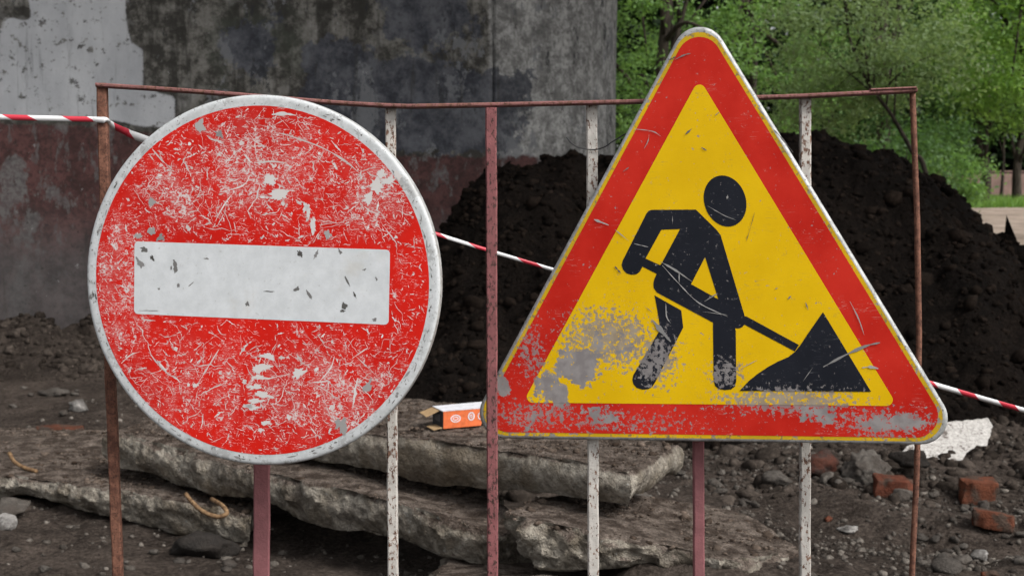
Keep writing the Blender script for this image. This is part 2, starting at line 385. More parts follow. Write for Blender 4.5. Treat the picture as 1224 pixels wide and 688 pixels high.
def box_data(lo, hi):
    x0, y0, z0 = lo; x1, y1, z1 = hi
    V = [(x0,y0,z0),(x1,y0,z0),(x1,y1,z0),(x0,y1,z0),(x0,y0,z1),(x1,y0,z1),(x1,y1,z1),(x0,y1,z1)]
    return V, [(0,3,2,1),(4,5,6,7),(0,1,5,4),(1,2,6,5),(2,3,7,6),(3,0,4,7)]
DECKM = plain_concrete('deck_concrete', (.3, .29, .27))
deck = tag(empty('unseen_bridge_deck', (0, 12.6, 7.4)), 'unseen concrete bridge deck on girders over the pier, laid out to shade it and the soil heap', 'bridge')
deck.rotation_euler.z = math.radians(-8)  # deck stays out of view; height, skew and edges chosen for the shade below
V, Fq = box_data((-32, -5.4, .9), (30, 5.2, 1.25)); mesh('slab', V, Fq, DECKM, deck)
for gyy in (-4.4, -1.8, .9, 3.6):
    V, Fq = box_data((-32, gyy - .25, 0), (30, gyy + .25, .9)); mesh('girder', V, Fq, DECKM, deck)
for yy in (-5.3, 4.9):
    V, Fq = box_data((-32, yy, 1.25), (30, yy + .2, 2.2)); mesh('parapet', V, Fq, DECKM, deck)

# ------------------------------------------------------------------ soil heap
HX = (np.array([430, 480, 505, 525, 560, 600, 640, 690, 712, 760, 840, 920, 985, 1030, 1060, 1090, 1112, 1132, 1150, 1166, 1186, 1224, 1300, 1450, 1600]) - 612) * 11 / F_PX
HR = np.array([470, 400, 330, 290, 246, 226, 215, 205, 212, 204, 190, 184, 183, 188, 195, 208, 228, 244, 258, 272, 288, 300, 305, 330, 430])
HZ = 1.35 + (240 - HR) * 11 / F_PX
def heap_h(x, y):
    P = np.stack([x, y, 0 * x], -1)
    yc = 11 + .35 * fbm(P * [1, 0, 0], .7, 2, 31)
    c = np.interp(x, HX, HZ) + .05
    d = (y - yc); wd = np.where(d < 0, 3.1, 3.3)
    t = np.clip(1 - np.abs(d) / wd, 0, 1)
    sh = np.where(t > .8, .8 + (t - .8) - (t - .8) ** 2 * 2.5, t) / .9
    fade = S(0, .25, t)
    h = c * sh + fade * (.16 * fbm(P, 1.3, 3, 12) * S(1, .75, t) + .10 * fbm(P, 2.9, 4, 14, .6) + .03 * np.abs(fbm(P, 9, 3, 19)))
    return h - .06 * (1 - S(0, .1, t))
hx = np.arange(-2.0, 8.01, .04); hy = np.arange(7.3, 14.7, .04)
X, Y = np.meshgrid(hx, hy, indexing='ij'); ZH = heap_h(X, Y)
Z = np.maximum(ZH, terrain(X, Y) - .08)
soil = tag(mesh('soil_heap', np.stack([X, Y, Z], -1).reshape(-1, 3), grid_faces(len(hx), len(hy)), SOIL, None, True), 'long heap of black excavated soil behind the triangular sign', 'soil heap')

# ------------------------------------------------------------------ rocks and clods
def ico(sub):
    import bmesh
    bm = bmesh.new(); bmesh.ops.create_icosphere(bm, subdivisions=sub, radius=1)
    V = np.array([v.co[:] for v in bm.verts]); Fq = np.array([[v.index for v in f.verts] for f in bm.faces]); bm.free(); return V, Fq
ICO = {k: ico(k) for k in (1, 2, 3, 4)}
def rock_shape(sub, seed, amp=.35, angular=True):
    V, Fq = ICO[sub]; r = np.random.default_rng(seed); V = V.copy()
    if angular:                                                # knock flat facets into the ball
        for _ in range(9):
            nrm = r.normal(size=3); nrm /= np.linalg.norm(nrm); lim = r.uniform(.5, .85)
            d = V @ nrm; V = V - np.where(d > lim, (d - lim) * .92, 0)[:, None] * nrm
    V = V * (1 + amp * .5 * fbm(V + seed * 3.1, 1.1, 3, seed)[:, None])
    return V, Fq
SHAPES = [rock_shape(1, 100 + i, .5) for i in range(8)]
SHAPES2 = [rock_shape(2, 200 + i, .45) for i in range(8)]
def rand_rot(n, r):
    q = r.normal(size=(n, 4)); q /= np.linalg.norm(q, axis=1)[:, None]; w_, x, y, z = q.T
    return np.stack([1-2*(y*y+z*z), 2*(x*y-z*w_), 2*(x*z+y*w_), 2*(x*y+z*w_), 1-2*(x*x+z*z), 2*(y*z-x*w_), 2*(x*z-y*w_), 2*(y*z+x*w_), 1-2*(x*x+y*y)], -1).reshape(n, 3, 3)
def scatter(name, pts, size, mat, shapes=SHAPES, seed=0, flat=.8):
    r = np.random.default_rng(seed); n = len(pts); R = rand_rot(n, r); idx = r.integers(0, len(shapes), n); Vs, Fs = [], []; off = 0
    size = np.broadcast_to(size, (n,))
    for k, (sv, sf) in enumerate(shapes):
        q = np.where(idx == k)[0]
        if not len(q): continue
        loc = sv[None] * r.uniform(.65, 1.2, (len(q), 1, 3))
        v = np.einsum('nij,nkj->nki', R[q], loc) * size[q, None, None]; v[..., 2] *= flat; v = v + np.asarray(pts)[q][:, None]
        Vs.append(v.reshape(-1, 3)); Fs.append((sf[None] + (np.arange(len(q)) * len(sv))[:, None, None] + off).reshape(-1, 3)); off += len(q) * len(sv)
    return mesh(name, np.concatenate(Vs), np.concatenate(Fs), mat)
def heap_points(n, seed, front=True):
    r = np.random.default_rng(seed); x = r.uniform(-1.5, 7.3, n * 2); y = r.uniform(7.6, 11.6, n * 2); z = heap_h(x, y)
    k = z > terrain(x, y) + .02; return np.stack([x, y, z], -1)[k][:n]
p = heap_points(16000, 3); sz = np.clip(np.random.default_rng(5).lognormal(-4.0, .6, len(p)), .008, .10)
tag(scatter('soil_clods', p - [0, 0, .006], sz, CLOD, SHAPES, 6), 'loose black clods lying all over the soil heap', kind='stuff')
def ground_points(n, seed, box, dens=None):
    r = np.random.default_rng(seed); x = r.uniform(box[0], box[1], n); y = r.uniform(box[2], box[3], n)
    if dens is not None:
        k = r.uniform(size=n) < dens(x, y); x, y = x[k], y[k]
    return np.stack([x, y, terrain(x, y)], -1)
def rub_d(x, y):
    P = np.stack([x, y, 0 * x], -1); d = (y - 6.05) * .93 + (x - 1.9) * .55
    a = np.exp(-((d - .55) / .38) ** 2) + .8 * np.exp(-((d + .5) / .22) ** 2)
    return np.clip(a * S(.7, 1.1, x) + .12 + .35 * S(.1, .7, fbm(P, 1.4, 3, 44)), 0, 1)
p = ground_points(26000, 7, (-2.6, 3.4, 4.3, 8.6), rub_d)
sz = np.clip(np.random.default_rng(8).lognormal(-4.75, .6, len(p)), .003, .026)
tag(scatter('gravel', p, sz, GRAVEL, SHAPES, 9), 'fine grey gravel and crumbs strewn over the mud', kind='stuff')
p = ground_points(1500, 10, (.9, 4.6, 6.4, 9.0)); sz = np.clip(np.random.default_rng(11).lognormal(-3.7, .5, len(p)), .01, .075)
q = ground_points(2600, 12, (-5.4, -2.3, 9.6, 12.2), lambda x, y: S(.05, .2, terrain(x, y))); sq = np.clip(np.random.default_rng(13).lognormal(-3.9, .55, len(q)), .01, .085)
u = ground_points(420, 14, (-1.2, .5, 6.4, 8.4)); su = np.clip(np.random.default_rng(15).lognormal(-3.4, .6, len(u)), .015, .14)
tag(scatter('mud_clods', np.concatenate([p, q, u]), np.concatenate([sz, sq, su]), CLODG, SHAPES2, 16), 'crumbly brown mud clods at the foot of heap and pier', kind='stuff')

def rock(name, pos, dims, mat, label, cat, seed, rotz=0, sub=3, amp=.3, group=None, sink=.25, tilt=0):
    V, Fq = rock_shape(sub, seed, amp)
    V = V * np.array(dims) / 2
    V = V + fbm(V, 9 / max(dims), 4, seed, .6)[:, None] * V * .22
    o = mesh(name, V, Fq, mat); o.location = (pos[0], pos[1], pos[2] + dims[2] * (.5 - sink)); o.rotation_euler = (tilt, 0, rotz)
    return tag(o, label, cat, group)
def gp(px, py, lift=0):
    """where the sight line through a pixel meets the terrain"""
    r = ray(px, py); o = np.array([0, 0, CAM_Z])
    t = np.linspace(3, 40, 6000)[:, None]; Pn = o + r * t
    k = np.argmax(Pn[:, 2] < terrain(Pn[:, 0], Pn[:, 1])); P_ = Pn[k]; return np.array([P_[0], P_[1], P_[2] + lift])
# ------------------------------------------------------------------ broken slabs
TOPS = []
def slab(name, top, thick, label, seed, tilt_pts=None, rough=.022):
    top = np.array(top, float); n0 = len(top)
    P = resample(np.vstack([top, top[:1]]), .014)[:-1]; n = len(P); c = P.mean(0)
    th = np.asarray(thick, float)
    dirs = P - c; ln = np.linalg.norm(dirs[:, :2], axis=1)[:, None]
    tg = np.roll(P, -1, 0) - np.roll(P, 1, 0); nr = np.stack([tg[:, 1], -tg[:, 0]], -1); nr /= np.linalg.norm(nr, axis=1)[:, None]
    nr *= np.sign((nr * dirs[:, :2]).sum(1))[:, None]
    for _ in range(6): nr = (np.roll(nr, 1, 0) + nr * 2 + np.roll(nr, -1, 0)); nr /= np.linalg.norm(nr, axis=1)[:, None]
    big = fbm(P, 2.6, 3, seed) * rough * 1.6
    rings = []
    for f in (.02, .15, .3, .45, .6, .72, .82, .9, .95, .98):
        q = c + (P - c) * f; q[:, 2] += fbm(q, 5, 4, seed + 2) * .008 + fbm(q, 22, 3, seed + 3) * .004; q[:, :2] += nr * (big * f ** 6)[:, None]; rings.append(q)
    tv = thick if np.isscalar(thick) else np.interp(P[:, 0], [top[:, 0].min(), top[:, 0].max()], thick)
    tv = tv * (1 + .25 * fbm(P, 3, 3, seed + 7))
    for g in np.linspace(0, 1, 13):
        q = P.copy(); q[:, 2] -= tv * g
        bulge = .014 * math.sin(math.pi * g) - .03 * g ** 2 - .012 * (1 - g) ** 6
        disp = big + bulge + fbm(np.c_[P[:, :2], q[:, 2] * 1.6], 8, 5, seed + 4, .58) * rough + np.abs(fbm(q, 24, 3, seed + 5)) * rough * .7
        q[:, :2] += nr * disp[:, None]
        if g == 0: q[:, 2] += fbm(q, 12, 3, seed + 8) * .007 - .004
        rings.append(q)
    for f in (.8, .02):
        q = c + (P - c) * f; q[:, 2] -= tv; rings.append(q)
    V = np.stack(rings, 1)
    k = V.shape[1]; Fq = [tuple(f) for f in grid_faces(n, k, True)]
    Fq += [tuple(int(i * k) for i in range(n)), tuple(int(i * k + k - 1) for i in range(n))[::-1]]
    o = mesh(name, V.reshape(-1, 3), Fq, CONC, None, True)
    o.data.set_sharp_from_angle(angle=math.radians(50))
    TOPS.append(top)
    return tag(o, label, 'concrete slab', 'broken concrete slabs in a pile')
slab('concrete_slab', [at(-190, 556, 6.25), at(0, 568, 6.1), at(150, 586, 5.75), at(255, 606, 5.5), at(300, 618, 5.45), at(302, 600, 5.75), at(250, 560, 6.3), at(130, 512, 7.3), at(-190, 508, 7.5)],
     [.06, .135], 'dust covered slab at the bottom of pile beneath the rusty left post', 1)
slab('concrete_slab', [at(128, 523, 6.15), at(148, 517, 6.1), at(220, 540, 5.85), at(309, 563, 5.5), at(400, 584, 5.2), at(477, 604, 4.95), at(580, 634, 4.7), at(640, 640, 4.78), at(560, 560, 5.6), at(400, 510, 6.3), at(270, 492, 6.6), at(165, 500, 6.4)],
     [.16, .115], 'sloping slab in middle of pile, tilted with its left end raised', 2)
slab('concrete_slab', [at(300, 497, 5.68), at(430, 516, 5.42), at(560, 532, 5.08), at(690, 552, 4.72), at(754, 565, 4.58), at(790, 545, 4.9), at(815, 530, 5.14), at(700, 497, 5.75), at(480, 474, 6.3), at(330, 478, 6.2)],
     [.17, .115], 'topmost flat slab of the pile with orange carton lying on it', 3, rough=.008)
slab('concrete_slab', [at(603, 618, 4.5), at(625, 624, 4.4), at(720, 640, 4.36), at(800, 656, 4.33), at(900, 668, 4.35), at(960, 655, 4.6), at(880, 612, 5.0), at(760, 590, 5.1), at(640, 592, 4.98), at(606, 606, 4.7)],
     [.13, .12], 'rough low slab under the topmost one, sinking into the mud', 6, rough=.034)
slab('concrete_slab', [at(520, 690, 4.45), at(640, 690, 4.42), at(800, 700, 4.35), at(900, 705, 4.4), at(860, 665, 4.9), at(650, 655, 5.0), at(530, 664, 4.9)],
     [.17, .16], 'bottom slab half sunk in mud below the rough low one', 8, rough=.03)
r_ = np.random.default_rng(91); cp = []
for top in TOPS[:4]:
    c = top.mean(0)
    for i in range(len(top)):
        a, b = top[i], top[(i + 1) % len(top)]; n = int(900 * np.linalg.norm(np.cross(a - c, b - c)) / 2)
        u, v = r_.uniform(size=(2, n, 1)); f = u + v > 1; u = np.where(f, 1 - u, u); v = np.where(f, 1 - v, v); cp.append(c + (a - c) * u * .97 + (b - c) * v * .97)
cp = np.concatenate(cp); tag(scatter('slab_crumbs', cp, np.clip(r_.lognormal(-5.2, .6, len(cp)), .002, .028), CRUMB, SHAPES, 92, .6), 'brown earth crumbs and chips strewn over the slab tops', kind='stuff')
# ------------------------------------------------------------------ single stones and bricks
rock('rubble_stone', gp(236, 664), (.3, .22, .15), DARKSTONE, 'dark muddy lump lying under the front of the slab pile', 'stone', 31, .3, amp=.5)
rock('rubble_stone', gp(6, 632), (.12, .1, .085), PALE, 'white stone lying in front of the dusty bottom slab', 'stone', 32, .5)
rock('rubble_stone', gp(8, 618), (.2, .16, .1), STONE, 'grey stone wedged under the dusty bottom slab', 'stone', 33, .1)
rock('rubble_stone', gp(95, 490), (.11, .1, .085), PALE, 'round pale stone on the mud above the left brick', 'stone', 34, .9)
rock('rubble_stone', gp(62, 472), (.26, .12, .07), STONE, 'flat grey stone beside the mud mound at the pier', 'stone', 35, -.25)
rock('rubble_stone', gp(1032, 574), (.26, .2, .2), STONE, 'largest grey concrete lump, below the right end of triangular sign', 'stone', 36, .4, sub=4, amp=.5)
rock('rubble_stone', gp(978, 566), (.2, .16, .15), DBRICK, 'reddish brown lump beside the largest grey one', 'stone', 37, .2, amp=.4)
rock('rubble_stone', gp(1092, 572), (.22, .14, .09), DARKSTONE, 'flat dark stone on top of the broken brick', 'stone', 38, -.1, sink=-.6)
rock('rubble_stone', gp(988, 576), (.09, .08, .07), STONE, 'small rounded stone in front of the reddish brown lump', 'stone', 39, .3)
rock('rubble_stone', gp(930, 580), (.16, .12, .09), STONE, 'squarish stone behind the white bar under the triangular sign', 'stone', 40, .2)
rock('rubble_stone', gp(1172, 668), (.1, .09, .05), PALE, 'bright whitish stone in the rut below the two bricks', 'stone', 41, .2)
rock('rubble_stone', gp(1014, 634), (.1, .07, .03), PALE, 'flat pale chip on the smooth mud below the broken brick', 'stone', 42, .1)
rock('rubble_stone', gp(765, 606), (.14, .12, .1), STONE, 'grey stone jammed below the corner of topmost slab', 'stone', 43, .7)
rock('brick_fragment', gp(990, 622), (.045, .04, .03), BRICK, 'tiny orange brick chip on the smooth mud', 'brick', 44, .2)
rock('brick_fragment', gp(1182, 690), (.06, .05, .035), BRICK, 'small orange brick chip at the edge of the rut', 'brick', 45, .2)
P_ = at(1207, 288, 10.9); V = np.array([(-.06, -.04, -.1), (.085, -.05, -.1), (.06, .05, -.1), (-.05, .04, -.1), (-.045, -.01, .06), (.05, 0, .02), (-.03, 0, .2)])
o = mesh('asphalt_shard', V, [(0, 1, 5, 4), (1, 2, 5), (2, 3, 4, 5), (3, 0, 4), (4, 5, 6), (5, 4, 6), (3, 2, 1, 0)], SOIL); o.location = P_
tag(o, 'pointed black shard sticking up from the soil heap crest', 'asphalt shard')
r_ = np.random.default_rng(77); k_ = 0
ZN = [('small loose grey stone in the rubble strip beside the orange bricks', [(x, 600 + (x - 1030) * .24 - 18 + r_.uniform(-20, 6)) for x in r_.uniform(985, 1222, 46)]),
      ('small loose grey stone in the rut below the orange bricks', [(x, r_.uniform(640, 682)) for x in r_.uniform(1090, 1222, 20)]),
      ('small loose grey stone on the mud right of the topmost slab', [(x, r_.uniform(545, 640)) for x in r_.uniform(790, 905, 30)]),
      ('small loose grey stone near the half buried brick', [(x, r_.uniform(455, 500)) for x in r_.uniform(10, 110, 9)]),
      ('small loose grey stone in front of the slab pile', [(x, r_.uniform(655, 686)) for x in r_.uniform(10, 290, 9)])]
strip = [(x, y, z) for z, L in ZN for x, y in L]
for (x, y, lab_) in strip:
    P_ = gp(x, y); d = min(.1, r_.lognormal(-3.1, .4))
    V, Fq = SHAPES2[k_ % 8]; nm = bpy.data.meshes.get('loose_stone_%d' % (k_ % 8))
    if nm is None:
        o = mesh('loose_stone', V * .5, Fq, STONE); o.data.name = 'loose_stone_%d' % (k_ % 8)
    else: o = link('loose_stone', nm, STONE)
    o.location = P_ + np.array([0, 0, d * .18]); o.scale = (d, d * r_.uniform(.7, 1), d * r_.uniform(.5, .8)); o.rotation_euler = (r_.uniform(-.3, .3), r_.uniform(-.3, .3), r_.uniform(0, 6.3)); k_ += 1
    tag(o, lab_, 'stone', lab_.replace('small loose grey stone', 'loose stones'))
def brick(px, py, dims, rot, mat, label, seed, chip=.25, name='brick', lift=.42):
    n = (22, 12, 9); V = []; a = [np.linspace(-1, 1, k) for k in n]; idx = {}; Fq = []
    for ax_ in range(3):
        o1, o2 = [(1, 2), (2, 0), (0, 1)][ax_]
        for sgn in (-1, 1):
            base = len(V)
            for u in a[o1]:
                for t in a[o2]:
                    q = [0, 0, 0]; q[ax_] = sgn; q[o1] = u; q[o2] = t; V.append(q)
            f = grid_faces(n[o1], n[o2]) + base
            Fq += [tuple(x) if sgn > 0 else tuple(x[::-1]) for x in f]
    V = np.array(V, float); l = (np.abs(V) ** 16).sum(1) ** (1 / 16); V = V / l[:, None]
    r = np.random.default_rng(seed)
    for _ in range(7):
        c = np.sign(r.normal(size=3)) * np.array([1, 1, 1]) * r.uniform(.75, 1.05, 3); d = np.linalg.norm((V - c) * np.array([1.6, .8, .6]), axis=1); V -= (c * (np.clip(.75 - d, 0, 1) * chip)[:, None])
    V *= np.array(dims) / 2; V *= 1 + .035 * fbm(V, 22, 4, seed)[:, None]
    o = mesh(name, V, Fq, mat, None, True); P_ = gp(px, py); o.location = P_ + np.array([0, 0, dims[2] * lift]); o.rotation_euler = rot
    return tag(o, label, 'brick')
brick(1168, 600, (.165, .14, .12), (.06, .02, -.12), BRICK, 'orange red brick standing square, the upper of two near white plaster', 51)
brick(1187, 630, (.17, .12, .075), (-.12, .1, -.35), BRICK, 'orange brick lying flat, the lower of two near white plaster', 52)
brick(1068, 590, (.19, .12, .085), (.1, .06, -.12), BRICK, 'broken sooty brick under a flat dark stone', 53, .4)
brick(68, 519, (.25, .12, .065), (.02, .03, -.08), DUSTB, 'dusty orange brick half buried in the mud left of signs', 54, .4, lift=.2)
# fallen plaster sheet
def plate_from_px(name, pts, Yf, th, mat, label, cat):
    P = np.array([at(x, y, Yf(y)) for x, y in pts]); P = resample(np.vstack([P, P[:1]]), .012)[:-1]
    P += np.stack([fbm(P, 30, 3, 5), 0 * P[:, 0], fbm(P, 30, 3, 9)], -1) * .005
    n = len(P); B = P + np.array([0, th, -.004]); c = P.mean(0)
    V = list(P) + list(B); tri = tessellate_polygon([[Vector((p[0], p[2], 0)) for p in P]])
    Fq = [tuple(t) for t in tri] + [tuple(i + n for i in t[::-1]) for t in tri] + [(i, (i + 1) % n, (i + 1) % n + n, i + n) for i in range(n)]
    return tag(mesh(name, V, Fq, mat), label, cat)
m = Mat('flaking_plaster', .9, .25); n = m.noise(m.world, 14, 6, .7); n2 = m.noise(m.world, 55, 5, .7)
k = m.mix(m.step(n2, .35, .68), (.36, .34, .32), (.56, .54, .515)); k = m.mix(m.step(m.vor(m.world, 26, 'DISTANCE_TO_EDGE'), .02, .008), k, (.14, .125, .115)); k = m.mix(m.step(n, .58, .62), k, (.13, .11, .1)); m.color(k); m.bump(n, .05, .002); PLAST = m.m
plate_from_px('plaster_sheet', [(1078, 541), (1086, 532), (1112, 516), (1130, 504), (1156, 502), (1180, 499), (1187, 509), (1183, 522), (1180, 532), (1168, 532), (1155, 540), (1150, 550), (1136, 551), (1122, 549), (1106, 548)],
              lambda y: 7.15 + (550 - y) * .006, .02, PLAST, 'torn white plaster sheet lying against the mud behind the right post', 'plaster sheet')
# bent reinforcement
m = Mat('yellowish_rusty_rebar', .8, .3); n = m.noise(m.obj, 60, 5, .6); m.color(m.mix(m.step(n, .35, .65), (.11, .06, .03), (.25, .155, .08))); REBAR = m.m
tube('rebar_hook', smooth_line([at(222, 590, 5.55), at(230, 600, 5.5), at(243, 611, 5.44), at(260, 617, 5.42), at(271, 613, 5.42), at(266, 604, 5.46), at(253, 596, 5.55)]), .009, REBAR)
tag(bpy.context.scene.objects['rebar_hook'], 'bent rusty reinforcement hook sticking out of the dusty bottom slab', 'rebar')
b2 = tube('rebar_stub', smooth_line([at(11, 541, 6.3), at(17, 551, 6.25), at(28, 558, 6.2), at(44, 563, 6.16)]), .009, REBAR)
tag(b2, 'short curved rebar stub lying on the dusty bottom slab', 'rebar')
# carton
def carton():
    L, D, Hh = .25, .11, .066
    def flat(name, c, rough=.6):
        m = Mat(name, rough, .3); n = m.noise(m.obj, 40, 5, .65); m.color(m.mix(m.step(n, .35, .75), c, tuple(x * .72 for x in c))); m.bump(n, .3, .003); return m.m
    ORG, WHT, BLK, BRN = flat('orange_print', (.72, .16, .05)), flat('white_print', (.7, .7, .74)), flat('black_print', (.03, .03, .035)), flat('plain_cardboard', (.42, .28, .15))
    P0 = at(530, 512, 5.42)
    root = empty('carton', P0); root.rotation_euler = (math.radians(2), math.radians(-1), math.radians(24))
    tag(root, 'torn orange and white carton lying on the topmost slab', 'carton')
    def panel(name, pts, th, mat, par=None):
        P = np.array(pts, float); c = P.mean(0); nn = np.cross(P[1] - P[0], P[2] - P[0]); nn /= np.linalg.norm(nn)
        n = len(P); V = np.vstack([P, P + nn * th]); Fq = [tuple(range(n))[::-1], tuple(range(n, 2 * n))] + [(i, (i+1) % n, (i+1) % n + n, i + n) for i in range(n)]
        return mesh(name, V, Fq, mat, par or root)
    panel('front_panel', [(0, 0, 0), (L*.62, 0, 0), (L*.64, .001, .012), (L*.98, 0, .01), (L, 0, Hh), (0, 0, Hh)], .002, ORG)
    panel('top_panel', [(-.003, -.001, Hh + .001), (L, -.001, Hh + .001), (L, D, Hh + .004), (-.003, D, Hh + .002)], .002, WHT)
    panel('end_panel', [(0, D, 0), (0, .001, 0), (0, .001, Hh-.001), (0, D, Hh-.001)], .002, BLK)
    panel('back_panel', [(L, D, 0), (0, D, 0), (0, D, Hh), (L, D, Hh)], .002, BRN)
    panel('bottom_panel', [(0, .002, .001), (0, D-.002, .001), (L*.95, D-.002, .001), (L*.6, .002, .001)], .002, BRN)
    panel('flap', [(-.003, D, Hh), (-.003, D*.3, Hh), (-.055, D*.35, Hh-.022), (-.06, D*.9, Hh-.014)], .002, BRN)
    panel('flap', [(-.003, D*.7, .004), (-.003, .0, .004), (-.04, .004, -.002), (-.045, D*.6, .002)], .002, BRN)
    def ring(cx, cz, rx, rz, t, name='printed_emblem'):
        th = np.linspace(0, 2*math.pi, 25)[:-1]; o = np.stack([cx + rx*np.cos(th), 0*th - .0028, cz + rz*np.sin(th)], -1); i = np.stack([cx + (rx-t)*np.cos(th), 0*th - .0028, cz + (rz-t)*np.sin(th)], -1)
        V = np.vstack([o, i]); n = 24; mesh(name, V, [(k, (k+1) % n, (k+1) % n + n, k + n) for k in range(n)], WHT, root)
    ring(.05, .036, .021, .015, .004); ring(.05, .036, .012, .007, .003)
    ring(.115, .04, .014, .017, .005); ring(.115, .04, .005, .007, .003)
    ring(.155, .038, .013, .015, .0035); ring(.19, .04, .012, .015, .004)
    V, Fq = box_data((-.0035, .03, .022), (-.0025, .085, .05)); mesh('end_label', V, Fq, flat('grey_print', (.12, .12, .13)), root)
carton()
# green bottle and grey pole at the frame's edge
def bottle():
    m = Mat('green_plastic', .3, .5); m.color((.03, .3, .07)); P_ = gp(1228, 634)
    prof = [(0, 0), (.03, .002), (.034, .012), (.034, .15), (.028, .18), (.013, .205), (.013, .225), (0, .226)]
    th = np.arange(16) * math.pi / 8; V = np.array([[[r * math.cos(a), z, r * math.sin(a)] for (r, z) in prof] for a in th])
    o = mesh('bottle', V.reshape(-1, 3), grid_faces(16, len(prof), True), m.m, None, True); o.location = P_ + np.array([.02, 0, .036]); o.rotation_euler = (0, 0, -1.2)
    tag(o, 'green plastic bottle lying next to the lower orange brick', 'bottle')
bottle()

# ------------------------------------------------------------------ fence
fence = tag(empty('metal_fence', (0, 2.76, 0)), 'rusty welded fence panel with white and red bars carrying both signs', 'fence')
def fp(px, py, Y): return at(px, py, Y) - np.array([0, 2.76, 0])
def down(P, z=.0):
    a, b = P[-2], P[-1]; t = (z - b[2]) / (b[2] - a[2]) if b[2] != a[2] else 0
    return list(P) + [b + (b - a) * t]
YR, YW, YB = 2.748, 2.777, 2.762
def rail_row(x): return np.interp(x, [116, 200, 280, 400, 480, 590, 770, 960, 1094], [102, 107, 113, 123, 127.5, 125.5, 121.5, 115, 108.5])
bar('top_rail', [fp(x, rail_row(x), YB) for x in np.linspace(117, 1094, 30)], .008, .034, RUSTP, fence, .0008, seed=1)
bar('rail_stub', [fp(1040, 107.6, 2.752), fp(1094, 105.2, 2.752)], .005, .02, RUSTP, fence, .0006, seed=2)
bar('post', down([fp(122, 99.5, YB), fp(126, 250, YB), fp(132, 440, YB), fp(141, 688, YB)]), .019, .019, RUST, fence, .0008, seed=3)
tube('post', resample(down([fp(1090.5, 107, YB), fp(1096, 250, YB), fp(1098.5, 400, YB), fp(1096, 560, YB), fp(1090, 688, YB)]), .02), .006, RUST, fence, 8, .0006)
for px0, px1, w_, mat_, yy in ((467, 470, .0205, WHITEP, YW), (587, 589, .0215, REDP, YR), (707.5, 709, .0215, WHITEP, YW), (834.5, 835, .0215, PINKP, YR + .02), (962.5, 962, .021, WHITEP, YW), (315, 312.5, .032, PINKP, YW + .006)):
    bar('bar', down([fp(px0, rail_row(px0) + 3.2, yy), fp(px1, 688, yy)], .17), w_, .018 if w_ < .03 else .012, mat_, fence, .0009, seed=int(px0))
bar('bottom_rail', [fp(140, 900, YB) * [1, 1, 0] + [0, 0, .165], fp(1088, 900, YB) * [1, 1, 0] + [0, 0, .165]], .01, .034, RUSTP, fence, seed=5)
for xx in (-.79, .76):
    bar('foot', [np.array([xx, -.3, .012]), np.array([xx, .3, .012])], .02, .03, RUST, fence, seed=6)

